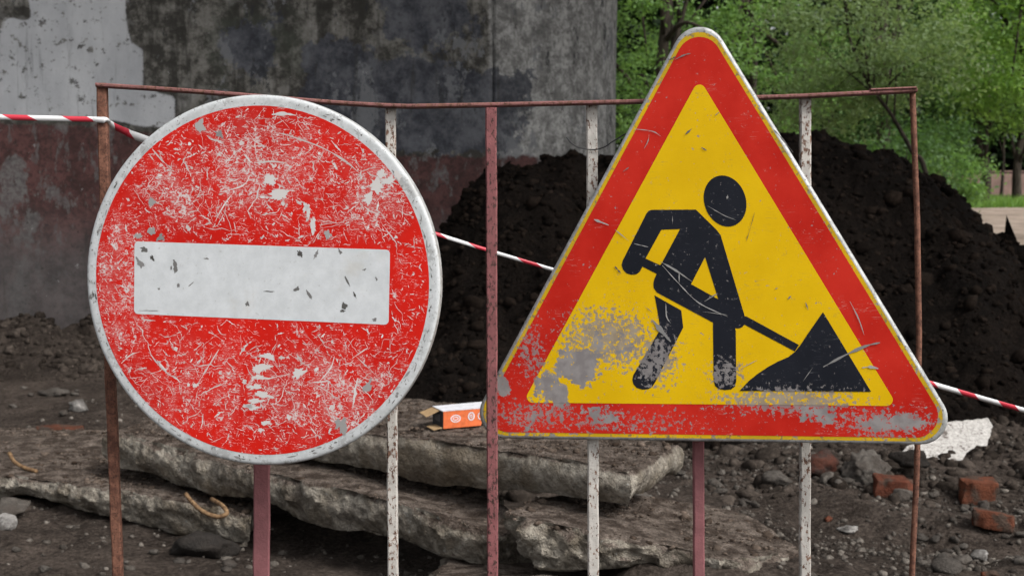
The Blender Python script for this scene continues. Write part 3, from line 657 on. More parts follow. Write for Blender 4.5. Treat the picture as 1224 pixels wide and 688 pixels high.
# ------------------------------------------------------------------ signs
class Sign:
    def __init__(s, name, pos, yaw, pit, rol, label):
        s.root = empty(name, pos); s.root.rotation_mode = 'YXZ'; s.root.rotation_euler = (pit, rol, yaw)
        tag(s.root, label, 'road sign')
        cy, sy, cp, sp, cr, sr = math.cos(yaw), math.sin(yaw), math.cos(pit), math.sin(pit), math.cos(rol), math.sin(rol)
        s.R = np.array([[cy, -sy, 0], [sy, cy, 0], [0, 0, 1]]) @ np.array([[1, 0, 0], [0, cp, -sp], [0, sp, cp]]) @ np.array([[cr, 0, sr], [0, 1, 0], [-sr, 0, cr]])
        s.p = np.array(pos, float)
    def loc(s, px, py):
        d = s.R.T @ ray(px, py); o = s.R.T @ (np.array([0, 0, CAM_Z]) - s.p); q = o - d * o[1] / d[1]; return (q[0], q[2])
    def film(s, name, outline, lift, mat, holes=(), parent=None):
        """a printed film on the plate: outline in x,z metres"""
        loops = [outline] + list(holes); V = [(x, -lift, z) for l in loops for x, z in l]
        tri = tessellate_polygon([[Vector((x, z, 0)) for x, z in l] for l in loops])
        Fq = []
        for t in tri:
            a, b, c = [V[i] for i in t]
            cr_ = (b[0]-a[0]) * (c[2]-a[2]) - (b[2]-a[2]) * (c[0]-a[0]); Fq.append(tuple(t) if cr_ > 0 else tuple(t[::-1]))
        return mesh(name, V, Fq, mat, parent or s.root)
    def plate(s, fn, prof, mat):
        rings = [np.array(fn(i)) for i, _ in prof]; n = len(rings[0])
        V = np.stack([np.stack([r[:, 0], np.full(n, y), r[:, 1]], -1) for r, (_, y) in zip(rings, prof)], 1); k = len(prof)
        Fq = [tuple(f) for f in grid_faces(n, k, True)] + [tuple(int(i * k) for i in range(n)), tuple(int(i * k + k - 1) for i in range(n))[::-1]]
        o = mesh('plate', V.reshape(-1, 3), Fq, mat, s.root, True); o.data.set_sharp_from_angle(angle=math.radians(40)); return o
    def sliver(s, pts, wd, lift, V, Fq):
        P = np.array(pts, float); n = len(P); T = np.gradient(P, axis=0); T /= np.linalg.norm(T, axis=1)[:, None] + 1e-9; N = np.stack([-T[:, 1], T[:, 0]], -1)
        tt = np.linspace(0, 1, n); hw = wd / 2 * np.sqrt(np.clip(np.sin(math.pi * np.clip(tt, .02, .98)), .02, 1)) * rng.uniform(.25, 1.4, n)
        b = len(V); L, R_ = P + N * hw[:, None], P - N * hw[:, None]
        for i in range(n): V += [(L[i][0], -lift, L[i][1]), (R_[i][0], -lift, R_[i][1])]
        Fq += [(b + 2*i, b + 2*i + 1, b + 2*i + 3, b + 2*i + 2) for i in range(n - 1)]
    def strokes(s, name, items, lift, mat, parent=None):
        """countless fine scratches as one part"""
        V, Fq = [], []
        for pts, wd in items: s.sliver(pts, wd, lift, V, Fq)
        return tag(mesh(name, V, Fq, mat, parent or s.root), kind='stuff')
    def marks(s, name, items, lift, mat, parent=None):
        """single large scratches, each a part"""
        for pts, wd in items:
            V, Fq = [], []; s.sliver(pts, wd, lift, V, Fq); mesh(name, V, Fq, mat, parent or s.root)
    def chips(s, name, items, lift, mat, seed=0, parent=None):
        """flaked patches (x, z, rx, rz, angle), each a ragged part"""
        for x, z, rx, rz, a in items:
            n = 40; th = np.arange(n) * 2 * math.pi / n; rr = 1 + .55 * fbm(np.stack([np.cos(th) * 1.9 + x * 90, np.sin(th) * 1.9, 0 * th + z * 70], -1), 1, 4, seed, .65)
            u, v = rx * rr * np.cos(th), rz * rr * np.sin(th)
            V = [(x + p_ * math.cos(a) - q_ * math.sin(a), -lift, z + p_ * math.sin(a) + q_ * math.cos(a)) for p_, q_ in zip(u, v)]
            V.append((x, -lift, z)); mesh(name, V, [(i, (i + 1) % n, n) for i in range(n)], mat, parent or s.root)

def worn_white(name='worn_white_film', heavy=0):
    m = Mat(name, .42, .4); p = m.obj; n = m.noise(p, 28, 6, .7); n2 = m.noise(p, 140, 5, .65)
    k = m.mix(m.step(n, .3, .75), (.60, .625, .64), (.72, .745, .765))
    k = m.mix(m.math('MULTIPLY', m.step(n2, .6 - heavy * .06, .72), .45 + .3 * heavy), k, (.36, .35, .33))
    k = m.mix(m.math('MULTIPLY', m.step(m.noise(p, 9, 5, .65), .56, .75), .3), k, (.5, .45, .36))
    m.color(k); m.bump(m.noise(p, 6, 2), .15, .004); return m.m
WW, WWB = worn_white(), worn_white('white_bar_film')
def white_rim():
    m = Mat('scuffed_white_rim', .45, .4); p = m.obj; n = m.noise(p, 45, 7, .7); n2 = m.noise(p, 130, 5, .7)
    k = m.mix(m.step(n, .35, .7), (.50, .52, .525), (.68, .70, .715)); k = m.mix(m.math('MULTIPLY', m.step(n, .57, .66), .7), k, (.3, .3, .29))
    n4 = m.noise(p, 20, 7, .75); k = m.mix(m.math('MULTIPLY', m.step(n4, .545, .575), .65), k, (.34, .34, .335)); k = m.mix(m.step(m.noise(p, 62, 7, .72), .60, .63), k, (.2, .195, .185)); k = m.mix(m.step(n2, .63, .68), k, (.12, .11, .10)); k = m.mix(m.step(m.sep(p)[1], .0015, .006), k, m.mix(m.step(n, .4, .65), (.40, .41, .405), (.2, .2, .195)))
    m.color(k); m.bump(n, .2, .002); return m.m
RIM = white_rim()
def red_scratched():
    m = Mat('scratched_red_film', .4, .12); p = m.obj
    dens = m.mx(m.blob(p, (-.01, .21), .17, 1.1, .8), m.math('MULTIPLY', m.blob(p, (.03, .22), .2, 1.2, .6), .7), m.blob(p, (.22, .17), .10, .9, 1.2), m.math('MULTIPLY', m.blob(p, (.13, -.2), .19, 1.2, .7), .85), m.blob(p, (.16, -.235), .07, 1.2, .8), m.math('MULTIPLY', m.blob(p, (-.27, -.02), .16, .5, 1.6), .8),
                m.math('MULTIPLY', m.blob(p, (-.12, -.2), .17, 1.2, .8), .55), m.blob(p, (-.17, .16), .1, 1, 1))
    base = m.mix(m.step(m.noise(p, 5, 4), .3, .7), (.55, .012, .007), (.69, .018, .010))
    lines = None
    for i, (a, st, sc) in enumerate(((.5, 7, 30), (-.7, 9, 26), (1.35, 6, 34), (-.15, 8, 22))):
        wv = m.map(p, (1, 1, st), (0, a, 0), (i * 3.1, 0, i * 1.7))
        n = m.noise(wv, sc, 3, .55, .6)
        ln = m.step(m.math('ABSOLUTE', m.math('SUBTRACT', n, .5)), .009, .003)
        br = m.step(m.math('ADD', m.noise(p, 24 + 7 * i, 3, .6), m.math('MULTIPLY', dens, .09)), .57, .62)
        q = m.math('MULTIPLY', ln, br); lines = q if lines is None else m.mx(lines, q)
    sm = m.math('ADD', m.math('ADD', m.math('MULTIPLY', m.noise(p, 120, 5, .7, 1.2), .75), m.math('MULTIPLY', m.noise(p, 30, 4, .6), .35)), m.math('MULTIPLY', dens, .08))
    scuff = m.step(sm, .662, .705)
    sm2 = m.math('ADD', m.math('ADD', m.math('MULTIPLY', m.noise(m.map(p, (1, 1, 2.2), (0, -.6, 0), (4, 0, 2)), 70, 6, .72, .8), .75), m.math('MULTIPLY', m.noise(p, 22, 4, .6), .35)), m.math('MULTIPLY', dens, .045))
    scuff = m.mx(scuff, m.math('MULTIPLY', m.step(sm2, .66, .70), .9))
    haze = m.math('MULTIPLY', m.math('MULTIPLY', m.step(m.noise(p, 26, 6, .7), .42, .72), dens), .2)
    k = m.mix(haze, base, (.6, .5, .48)); k = m.mix(m.math('MULTIPLY', m.mx(lines, scuff), .9), k, (.68, .66, .65))
    m.color(k); m.bump(m.noise(p, 7, 2), .15, .004); return m.m
REDF = red_scratched()
m = Mat('bared_white_scratch', .5, .3); m.color(m.mix(m.island(), (.55, .5, .48), (.74, .73, .72))); SCR = m.m
m = Mat('bared_grey_scratch', .6, .3); m.color(m.mix(m.objrand(), (.24, .235, .23), (.42, .41, .4))); SCG = m.m
m = Mat('dark_scuff', .6, .3); m.color(m.mix(m.objrand(), (.07, .065, .06), (.24, .235, .23))); SCD = m.m

cs = Sign('no_entry_sign', (-.4667, 2.62, 1.2017), -.1767, .0045, .0264, 'round scratched red no entry sign with white bar on the fence')
def circle(r, n=128): th = np.arange(n) * 2 * math.pi / n; return [(r * math.cos(a), r * math.sin(a)) for a in th]
cs.plate(lambda i: circle(.3425 - i, 128), [(.012, 0), (.007, 0), (.0035, .0008), (.0012, .0028), (0, .006), (.0002, .02), (.003, .022), (.006, .02), (.008, .005), (.012, .004)], RIM)
rng = np.random.default_rng(5)
def rim_marks(n, l, wd):
    out = []
    for _ in range(n):
        a = rng.uniform(0, 6.283); r0 = rng.uniform(.3245, .3345); L = rng.lognormal(l, .5); t = np.linspace(-.5, .5, 5) * L; o_ = rng.normal() * .5
        out.append((np.stack([(r0 + t * math.sin(o_)) * np.cos(a + t * math.cos(o_) / r0), (r0 + t * math.sin(o_)) * np.sin(a + t * math.cos(o_) / r0)], -1) if abs(o_) < .25 else np.stack([r0 * math.cos(a) + t * .3 * math.cos(o_ * 4), r0 * math.sin(a) + t * .3 * math.sin(o_ * 4)], -1), wd * rng.lognormal(0, .5)))
    return out
cs.strokes('rim_scuffs', rim_marks(110, -4.6, .0022), .00035, SCG); cs.strokes('rim_chips', rim_marks(60, -4.9, .0016), .0004, SCD)
red = cs.film('red_film', circle(.3221), .0004, REDF)
def rrect(cx, cz, hw, hh, r, n=6):
    out = []
    for sx, sz, a0 in ((1, 1, 0), (-1, 1, 90), (-1, -1, 180), (1, -1, 270)):
        for i in range(n + 1):
            a = math.radians(a0 + 90 * i / n); out.append((cx + sx * (hw - r) + r * math.cos(a), cz + sz * (hh - r) + r * math.sin(a)))
    return out
cs.film('white_bar', rrect(.0016, -.0016, .2467, .0681, .008), .0008, WWB)
rng = np.random.default_rng(21)
def make_strokes(n, dens, inside, lmu, lsd, wmu):
    out = []
    while len(out) < n:
        x, z = rng.uniform(-.32, .32, 2)
        if rng.uniform() > dens(x, z): continue
        L = float(np.clip(rng.lognormal(lmu, lsd), .003, .11)); a = rng.choice([.6, -.6, 1.2, 0, 2.2]) + rng.normal() * .45; cv = rng.normal() * 5 if L > .02 else rng.normal() * 22
        m_ = 9; t = np.linspace(-.5, .5, m_) * L; ang = a + cv * t + rng.normal(size=m_) * .28
        pts = np.cumsum(np.stack([np.cos(ang), np.sin(ang)], -1) * L / m_, 0); pts += np.array([x, z]) - pts.mean(0)
        if all(inside(*p_) for p_ in pts): out.append((pts, wmu * rng.lognormal(0, .45) * (1 + .6 * (L < .012))))
    return out
def in_red(x, z): return math.hypot(x, z) < .3195 and not (abs(x - .0016) < .249 and abs(z + .0016) < .0705)
def g_(x, z, cx, cz, r): return math.exp(-((x - cx) ** 2 + (z - cz) ** 2) / r ** 2)
def dn(x, z): return min(1, .22 + .9 * g_(x, z, 0, .22, .15) + .7 * g_(x, z, .22, .13, .11) + .9 * g_(x, z, .14, -.2, .16) + .55 * g_(x, z, -.28, 0, .07) + .45 * g_(x, z, -.13, -.2, .13) + .55 * g_(x, z, -.18, .16, .09))
st = make_strokes(1700, dn, in_red, -4.7, .7, .00075) + make_strokes(320, dn, in_red, -4.1, .6, .0011) + make_strokes(60, dn, in_red, -4.3, .5, .0026) + make_strokes(90, dn, in_red, -3.1, .5, .0009)
def pl(pts, wd, sgn=cs): return (smooth_line([sgn.loc(*p_) for p_ in pts], 4), wd)
st += [pl([(328, 158), (345, 162), (384, 176), (412, 192), (431, 208)], .0035), pl([(262, 417), (249, 438), (236, 459)], .003), pl([(182, 178), (194, 192), (206, 202)], .003), pl([(178, 184), (184, 192)], .002),
       pl([(325, 137), (340, 136), (354, 138)], .006), pl([(303, 195), (325, 193), (343, 195)], .004), pl([(145, 434), (156, 424), (167, 420)], .003), pl([(178, 420), (190, 436), (205, 449), (218, 449)], .0025), pl([(188, 430), (200, 446)], .004),
       pl([(380, 458), (395, 440), (400, 425)], .0022), pl([(371, 457), (395, 455)], .002), pl([(425, 425), (441, 440)], .003), pl([(421, 428), (440, 415)], .002), pl([(455, 265), (475, 292)], .0022), pl([(257, 265), (268, 245), (281, 228)], .002), pl([(262, 230), (290, 222), (300, 208)], .0025)]
cs.strokes('scratches', st, .0006, SCR, red)
ch = [(*cs.loc(x, y), a * .0014, b * .0014, t) for x, y, a, b, t in ((320, 425, 10, 3.5, -.2), (311, 440, 12, 5, .25), (309, 451, 9, 3, .1), (304, 462, 9, 4, .1), (314, 471, 12, 4, -.15), (306, 479, 12, 3, .1), (300, 486, 9, 3.5, 0), (318, 505, 6, 3, .1), (312, 513, 5, 2.5, 0), (296, 485, 8, 3, .2),
      (456, 208, 6, 5, .5), (465, 216, 9, 4, .2), (450, 222, 9, 7, -.5), (440, 238, 6, 8, .4), (475, 210, 5, 5, 0), (357, 445, 8, 6, .6), (336, 232, 12, 7, .2), (325, 215, 7, 6, .3), (234, 460, 4, 3.5, 0), (368, 252, 3, 9, .2), (374, 268, 4, 9, .1), (366, 247, 4, 6, 0))]
cs.chips('bared_patch', ch, .00065, SCR, 3, red)
gch = [(*cs.loc(x, y), a * .0014, b * .0014, t) for x, y, a, b, t in ((408, 507, 8, 12, -.2), (440, 462, 4, 9, -.6), (392, 280, 4, 6, .5), (181, 276, 5, 4, 0), (192, 284, 5, 4, .2), (165, 282, 5, 3, .3), (182, 242, 4, 5, 0), (240, 150, 7, 6, 0), (262, 160, 6, 4, -.4))]
cs.chips('bare_metal_patch', gch, .0007, SCG, 5, red)
bch = [(*cs.loc(x, y), a * .0015, b * .0015, t) for x, y, a, b, t in ((210, 318, 3.5, 7, .25), (173, 298, 5, 3, -.3), (168, 315, 3, 6, .6), (182, 308, 2, 4, .7), (214, 341, 1.6, 2.6, 0), (190, 345, 1.4, 1.4, 0), (359, 303, 2.5, 4, .5), (378, 304, 2, 5, -.5), (407, 301, 1.5, 4, .5), (412, 365, 3, 4, .3), (410, 371, 3, 1.5, 0), (355, 345, 4, 2, .7), (370, 352, 1.5, 5, .6), (415, 335, 1, 6, .5), (424, 352, 1, 4, .4), (450, 333, 1, 3, .4), (448, 382, 3, 2, .2), (436, 322, 2, 1, .3), (296, 363, 2.5, 3, .4), (322, 348, 6, .6, 0), (205, 320, 1, 2, 0), (247, 309, 3, 1, 0), (180, 371, 13, .5, .03), (228, 340, 4, .5, .7))]
cs.chips('chipped_spot', bch, .0010, SCD, 7)

ts = Sign('roadworks_sign', (.362, 2.69, 1.1684), -.2218, .0284, -.0225, 'triangular yellow roadworks sign with red border and digging figure on the fence')
def rtri(circ, r, n=10):
    out = []
    for k in range(3):
        a = math.radians(90 + 120 * k); d = circ - 2 * r
        for i in range(n + 1):
            b = a + math.radians(-60 + 120 * i / n); out.append((d * math.cos(a) + r * math.cos(b), d * math.sin(a) + r * math.sin(b)))
    return out
def peel_mask(m, worn=0):
    p = m.obj
    L = lambda x, y: ts.loc(x, y)
    big = m.mx(m.math('MULTIPLY', m.blob(p, L(692, 438), .075, 1.0, .9), 1.5), m.math('MULTIPLY', m.blob(p, L(655, 462), .055, 1.1, .8), 1.3), m.math('MULTIPLY', m.blob(p, L(670, 470), .05, .7, 1), 1.2), m.math('MULTIPLY', m.blob(p, L(730, 408), .12, 1.1, .7), .62), m.blob(p, L(604, 462), .035), m.math('MULTIPLY', m.blob(p, L(640, 505), .1, 1.4, .5), .55), m.math('MULTIPLY', m.blob(p, L(720, 495), .06, 1.2, .6), .9),
               m.math('MULTIPLY', m.blob(p, L(1070, 505), .10, 1.3, .34), 1.0), m.math('MULTIPLY', m.blob(p, L(985, 498), .085, 1.1, .5), .9), m.math('MULTIPLY', m.blob(p, L(880, 490), .14, 1.5, .4), .35), m.math('MULTIPLY', m.blob(p, L(790, 420), .10, .9, 1), .35), m.math('MULTIPLY', m.blob(p, L(640, 400), .08, .6, 1.4), .3))
    fine = m.mx(m.blob(p, L(725, 405), .14, 1.1, .75), m.math('MULTIPLY', m.blob(p, L(640, 495), .13, 1.2, .4), .75), m.math('MULTIPLY', m.blob(p, L(635, 420), .08, .7, 1.3), .7), m.math('MULTIPLY', m.blob(p, L(740, 505), .2, 1.5, .2), .6), m.math('MULTIPLY', m.blob(p, L(785, 430), .1, .8, .9), .9), m.math('MULTIPLY', m.blob(p, L(868, 445), .07, .9, .7), .8), m.math('MULTIPLY', m.blob(p, L(940, 478), .2, 1.1, .22), 1.0), m.math('MULTIPLY', m.blob(p, L(1060, 505), .13, 1.2, .4), .8))
    nn = m.math('ADD', m.math('MULTIPLY', m.noise(p, 26, 8, .72), 1.1), m.math('MULTIPLY_ADD', m.noise(p, 90, 6, .7), .7, -.4))
    a = m.step(m.math('ADD', nn, m.math('MULTIPLY', big, .30)), .712 - worn, .74 - worn)
    b = m.math('MULTIPLY', m.step(m.math('ADD', m.noise(p, 120, 6, .7), m.math('MULTIPLY', fine, .22)), .635, .675), .85)
    e = m.step(m.noise(p, 90, 6, .7), .70, .72)
    return m.mx(a, b, e)
def film_mat(name, c1, c2, grit=(.3, .25, .1), rough=.38, worn=0):
    m = Mat(name, rough, .15); p = m.obj
    k = m.mix(m.step(m.noise(p, 6, 5, .6), .3, .7), c1, c2)
    ln = None
    for i, (a, st_, sc) in enumerate(((.5, 10, 14), (-.35, 9, 16))):
        n = m.noise(m.map(p, (1, 1, st_), (0, a, 0), (i * 2.3, 0, 1)), sc, 2, .5, .4)
        q = m.math('MULTIPLY', m.step(m.math('ABSOLUTE', m.math('SUBTRACT', n, .5)), .008, .003), m.step(m.noise(p, 17 + 5 * i, 3, .6), .58, .64)); ln = q if ln is None else m.mx(ln, q)
    k = m.mix(m.math('MULTIPLY', ln, .6), k, grit)
    k = m.mix(m.math('MULTIPLY', m.step(m.noise(p, 95, 5, .6), .64 - worn, .74 - worn), .45 + worn * 4), k, grit)
    pm = peel_mask(m, worn); gy_ = m.mix(m.step(m.noise(p, 40, 4), .35, .65), (.235, .215, .215), (.31, .29, .285))
    k = m.mix(pm, k, gy_); m.color(k); m.set('Roughness', m.math('MULTIPLY_ADD', pm, .3, rough)); m.bump(m.math('ADD', m.noise(p, 6, 2), m.math('MULTIPLY', pm, -.15)), .15, .004); return m.m
YELM = film_mat('grimy_yellow_film', (.50, .33, .02), (.74, .46, .01), (.2, .17, .1), worn=.10)
YEL = film_mat('yellow_film', (.75, .46, .004), (.84, .53, .006), (.42, .3, .06))
TRED = film_mat('red_border_film', (.50, .016, .009), (.64, .032, .019), (.62, .3, .26))
BLK = film_mat('black_film', (.012, .014, .02), (.018, .02, .028), (.14, .145, .16))
ts.plate(lambda i: rtri(.556 - 2 * i, .050 - i, 12), [(.012, 0), (.006, 0), (.003, .0008), (.001, .003), (0, .006), (.0002, .017), (.003, .019), (.006, .017), (.008, .005), (.012, .004)], METAL)
ts.film('yellow_margin', rtri(.5425, .0465), .0004, YELM)
ts.film('red_border', rtri(.5285, .0415), .0008, TRED)
yel = ts.film('yellow_field', rtri(.4102, .0115), .0012, YEL)
r5 = lambda L: [ts.loc(720 + x / 3.44, 180 + y / 3.44) for x, y in L]
r6 = lambda L: [ts.loc(720 + x / 3.44, 330 + y / 3.44) for x, y in L]
r8 = lambda L: [ts.loc(870 + x / 3.621, 350 + y / 3.621) for x, y in L]
th = np.arange(48) * 2 * math.pi / 48; ca, sa = math.cos(math.radians(-19)), math.sin(math.radians(-19))
ts.film('figure_head', [ts.loc(866.8 + 24.8 * math.cos(a) * ca - 31.2 * math.sin(a) * sa, 240.2 + 24.8 * math.cos(a) * sa + 31.2 * math.sin(a) * ca) for a in th], .0016, BLK)
body = r5([(205, 243), (385, 242), (470, 325), (487, 348), (586, 680)]) + r8([(80, 100), (308, 224), (290, 252), (72, 136), (62, 148), (48, 153), (32, 152)]) + \
       r6([(549, 225), (551, 430), (545, 452), (530, 464), (505, 467), (480, 463), (464, 450), (458, 430), (455, 190), (224, 66), (212, 48), (210, 32)]) + r5([(214, 528), (224, 506), (165, 476), (155, 497), (140, 508), (120, 510), (100, 504), (85, 488), (80, 470), (84, 452), (182, 258), (192, 246)])
ts.film('figure_body', body, .0016, BLK, holes=[r5([(243, 325), (320, 322), (247, 458), (238, 470), (178, 443)]), r5([(423, 437), (477, 610), (365, 548)])])
ts.film('figure_leg', r6([(215, 78), (325, 140), (333, 210), (216, 438), (205, 454), (190, 463), (165, 465), (142, 458), (128, 442), (124, 425), (128, 405), (238, 218), (232, 170)]), .0016, BLK)
ts.film('figure_soil_pile', r8([(52, 422), (90, 380), (130, 348), (175, 318), (215, 296), (262, 276), (292, 252), (316, 222), (345, 178), (412, 82), (620, 426)]), .0020, BLK)
tst = [pl(L, wd, ts) for L, wd in (([(984, 438), (1010, 424), (1035, 413), (1052, 409)], .006), ([(1030, 439), (1040, 438), (1050, 440)], .005), ([(789, 312), (808, 323), (827, 336)], .0035), ([(792, 317), (812, 339), (836, 362), (870, 378)], .0022), ([(758, 291), (775, 295)], .002), ([(812, 325), (812, 338)], .002),
       ([(796, 362), (797, 378), (802, 386)], .0022), ([(780, 382), (790, 394), (802, 408)], .009), ([(710, 262), (728, 269)], .005), ([(735, 274), (752, 288)], .002), ([(757, 154), (780, 157), (790, 163)], .0018), ([(770, 178), (775, 168), (776, 160)], .0016), ([(846, 246), (865, 257), (880, 263)], .0014), ([(870, 233), (869, 238)], .004), ([(804, 268), (804, 258)], .0015), ([(840, 372), (870, 376)], .0012), ([(960, 455), (972, 438)], .0012), ([(1016, 360), (1026, 380), (1033, 400)], .002), ([(842, 360), (858, 350)], .002), ([(885, 440), (905, 430)], .0012))]
ts.marks('scratch', tst, .0025, SCG)
tdk = [pl(L, wd, ts) for L, wd in (([(819, 161), (827, 154)], .003), ([(806, 72), (818, 66), (826, 64)], .0025), ([(800, 72), (808, 68)], .004), ([(858, 50), (862, 58)], .003), ([(905, 128), (915, 140)], .0025), ([(925, 155), (935, 166), (948, 182)], .003), ([(855, 138), (860, 134)], .002), ([(735, 318), (742, 326)], .003), ([(1072, 400), (1080, 412)], .003), ([(770, 365), (780, 373)], .0012), ([(942, 357), (946, 353)], .003), ([(963, 361), (966, 370)], .002), ([(926, 345), (930, 344)], .002), ([(892, 288), (896, 276), (902, 254)], .0012), ([(838, 176), (845, 180)], .002), ([(745, 205), (752, 200)], .002), ([(630, 430), (634, 422)], .003))]
ts.marks('dark_scuff', tdk, .0026, SCD)

# ------------------------------------------------------------------ barrier tape and tie wire
def tape():
    m = Mat('barrier_tape', .35, .4); u = m.at('along'); v = m.at('across')
    t = m.math('FRACT', m.math('ADD', m.math('MULTIPLY', u, 9.0), m.math('MULTIPLY', v, .18)))
    k = m.mix(m.step(t, .41, .43), (.58, .04, .065), (.78, .78, .79)); m.color(k); m.set('Transmission Weight', 0.0)
    L = lambda x: 143 + (x - 121) * .3155 - (x - 121) * (x - 1224) * -2.5e-5 * .6
    post = at(121, 143, 2.76)
    rows = [at(-260, 136, 2.70), at(-60, 138.5, 2.72), at(60, 141.5, 2.74), at(108, 142.5, 2.748), post + [-.011, -.012, 0], post + [.0, -.0135, -.001], post + [.0115, -.012, -.002], post + [.014, .004, -.006], post + [.02, .02, -.012]]
    rows += [at(x, y, 2.80 + (x - 130) * .0005) for x, y in ((150, 157), (172, 166), (300, 209), (420, 246), (520, 279), (590, 301), (660, 322), (800, 365), (960, 412), (1116, 459), (1224, 490), (1330, 520))]
    rows.append(np.array([2.4, 3.62, .42])); rows.append(np.array([3.0, 3.8, .02]))
    P = smooth_line(rows, 16); d = np.r_[0, np.cumsum(np.linalg.norm(np.diff(P, axis=0), axis=1))]
    wd = np.interp(P[:, 0], [-1.5, -.8, -.74, -.6, -.1, .3, .8, 3], [.011, .010, .016, .013, .0075, .008, .012, .012])
    tw = np.interp(P[:, 0], [-1.5, -.8, -.7, 3], [0, .1, .4, 9]); th = .0012
    T = np.gradient(P, axis=0); T /= np.linalg.norm(T, axis=1)[:, None]; A = np.cross(T, [0, 1, 0.]); A /= np.linalg.norm(A, axis=1)[:, None]; B = np.cross(T, A)
    ca_, sa_ = np.cos(.35 * np.sin(tw * 3))[:, None], np.sin(.35 * np.sin(tw * 3))[:, None]; A, B = A * ca_ + B * sa_, B * ca_ - A * sa_
    sec = [(-.5, -.5), (-.2, -1.6), (.05, -.6), (.28, -1.8), (.5, -.5), (.5, .5), (0, .9), (-.5, .5)]
    V = np.stack([P + A * (a * wd)[:, None] + B * (b * th) for a, b in sec], 0); n = len(P)
    o = mesh('barrier_tape', V.reshape(-1, 3), grid_faces(8, n, True), m.m, None, False)
    attr(o, 'along', np.tile(d + .03, 8)); attr(o, 'across', np.repeat([a for a, _ in sec], n))
    tag(o, 'red and white striped barrier tape strung behind both signs', 'barrier tape')
tape()
m = Mat('black_wire', .5, .4); m.color((.02, .02, .022))
wq = smooth_line([at(677, 164, 2.752), at(683, 171, 2.752), at(691, 176, 2.754), at(700, 178, 2.7625), at(708, 179, 2.7645), at(716, 178, 2.7625), at(724, 175, 2.757), at(731, 170, 2.757), at(738, 166, 2.757), at(744, 162, 2.757), at(752, 158, 2.757)])
tag(tube('tie_wire', wq, .0012, m.m, None, 6), 'thin black tie wire round the white bar left of triangular sign', 'wire')

# ------------------------------------------------------------------ trees and far background
def bark_mat():
    m = Mat('dark_bark', .9, .2); n = m.noise(m.map(m.obj, (6, 6, 1)), 3, 5, .6); m.color(m.mix(m.step(n, .35, .65), (.022, .017, .013), (.06, .048, .038))); m.bump(n, .6, .02); return m.m
BARK = bark_mat()
def leaf_mat(name, c1, c2, tr=.45):
    m = Mat(name, .55, .35); r = m.island(); k = m.mix(r, c1, c2); m.color(k)
    t = m.n.new('ShaderNodeBsdfTranslucent'); m._in(t.inputs[0], m.mix(.5, k, (c2[0] * 1.3, c2[1] * 1.3, c2[2] * .6)))
    x = m.n.new('ShaderNodeMixShader'); x.inputs[0].default_value = tr
    out = m.n['Material Output']; m.t.links.new(m.b.outputs[0], x.inputs[1]); m.t.links.new(t.outputs[0], x.inputs[2]); m.t.links.new(x.outputs[0], out.inputs[0]); return m.m
LEAF = [leaf_mat('leaf_mid_green', (.075, .16, .04), (.2, .35, .10)), leaf_mat('leaf_grey_green', (.15, .225, .095), (.28, .385, .18)), leaf_mat('leaf_bright_green', (.12, .25, .05), (.28, .45, .11)), leaf_mat('leaf_dark_green', (.032, .078, .023), (.10, .195, .055)), leaf_mat('leaf_deep_green', (.010, .026, .009), (.03, .06, .02))]
def leaves(centres, per, spread, size, r):
    n = len(centres) * per; c = np.repeat(centres, per, 0)
    sp = np.repeat(r.uniform(.6, 1.3, (len(centres), 1)), per, 0) * spread
    q = r.normal(size=(n, 3)); P = c + q * sp * [1, 1, .55]
    P[:, 2] -= (np.abs(q[:, :1])[:, 0] ** 2) * spread * .12
    ax_ = r.normal(size=(n, 3)) * [1, 1, .6]; ax_[:, 2] -= .35; ax_ /= np.linalg.norm(ax_, axis=1)[:, None]
    nn = r.normal(size=(n, 3)) * .8 + [0, 0, 1]; sd_ = np.cross(ax_, nn); sd_ /= np.linalg.norm(sd_, axis=1)[:, None]
    L = (size * r.uniform(.6, 1.3, n))[:, None]; W = L * .24
    V = np.stack([P - ax_ * L * .5, P + sd_ * W, P + ax_ * L * .5, P - sd_ * W], 1).reshape(-1, 3)
    return V, np.arange(n * 4).reshape(n, 4)
def tree(label, trunk, r0, crowns, mat, seed, size=.13, per=230, spread=.36, name='tree', group='trees beyond the soil heap', limbs=14):
    r = np.random.default_rng(seed); trunk = np.array(trunk, float); base = trunk[0].copy()
    root = empty(name, base); tag(root, label, 'tree' if name == 'tree' else 'shrub', group)
    cc = []
    for cx, cy, cz, rx, ry, rz, n in crowns:
        d = r.normal(size=(n, 3)); d /= np.linalg.norm(d, axis=1)[:, None]; rad = r.uniform(.25, 1, (n, 1)) ** .5
        q = d * rad; q *= 1 + .25 * fbm(q + seed, 1.5, 2, seed)[:, None]; cc.append(np.array([cx, cy, cz]) + q * [rx, ry, rz])
    cc = np.concatenate(cc)
    V, Fq = leaves(cc - base, per, spread, size, r); mesh('crown', V, Fq, mat, root)
    T = smooth_line(trunk, 6) - base; T = T + fbm(T, .9, 2, seed)[:, None] * [.05, .05, 0] * np.linspace(0, 1, len(T))[:, None]
    Vs, Fs = tube_data(T, np.linspace(r0, r0 * .3, len(T)), 9, r0 * .06, seed); Vs = list(Vs)
    for k in range(limbs):
        s0 = T[int(len(T) * r.uniform(.3, .95))]; e0 = cc[r.integers(len(cc))] - base; mid = (s0 + e0) / 2 + np.array([0, 0, .25 * np.linalg.norm(e0 - s0) * r.uniform(.2, 1)]) + r.normal(size=3) * .15
        q, f = tube_data(smooth_line([s0, mid, e0], 5), np.linspace(r0 * .38, r0 * .06, 11), 6); b = len(Vs); Vs += list(q); Fs += [tuple(i + b for i in g) for g in f]
    mesh('trunk', np.array(Vs), Fs, BARK, root, True)
def tz(x, y): return float(terrain(np.array([x]), np.array([y]))[0])
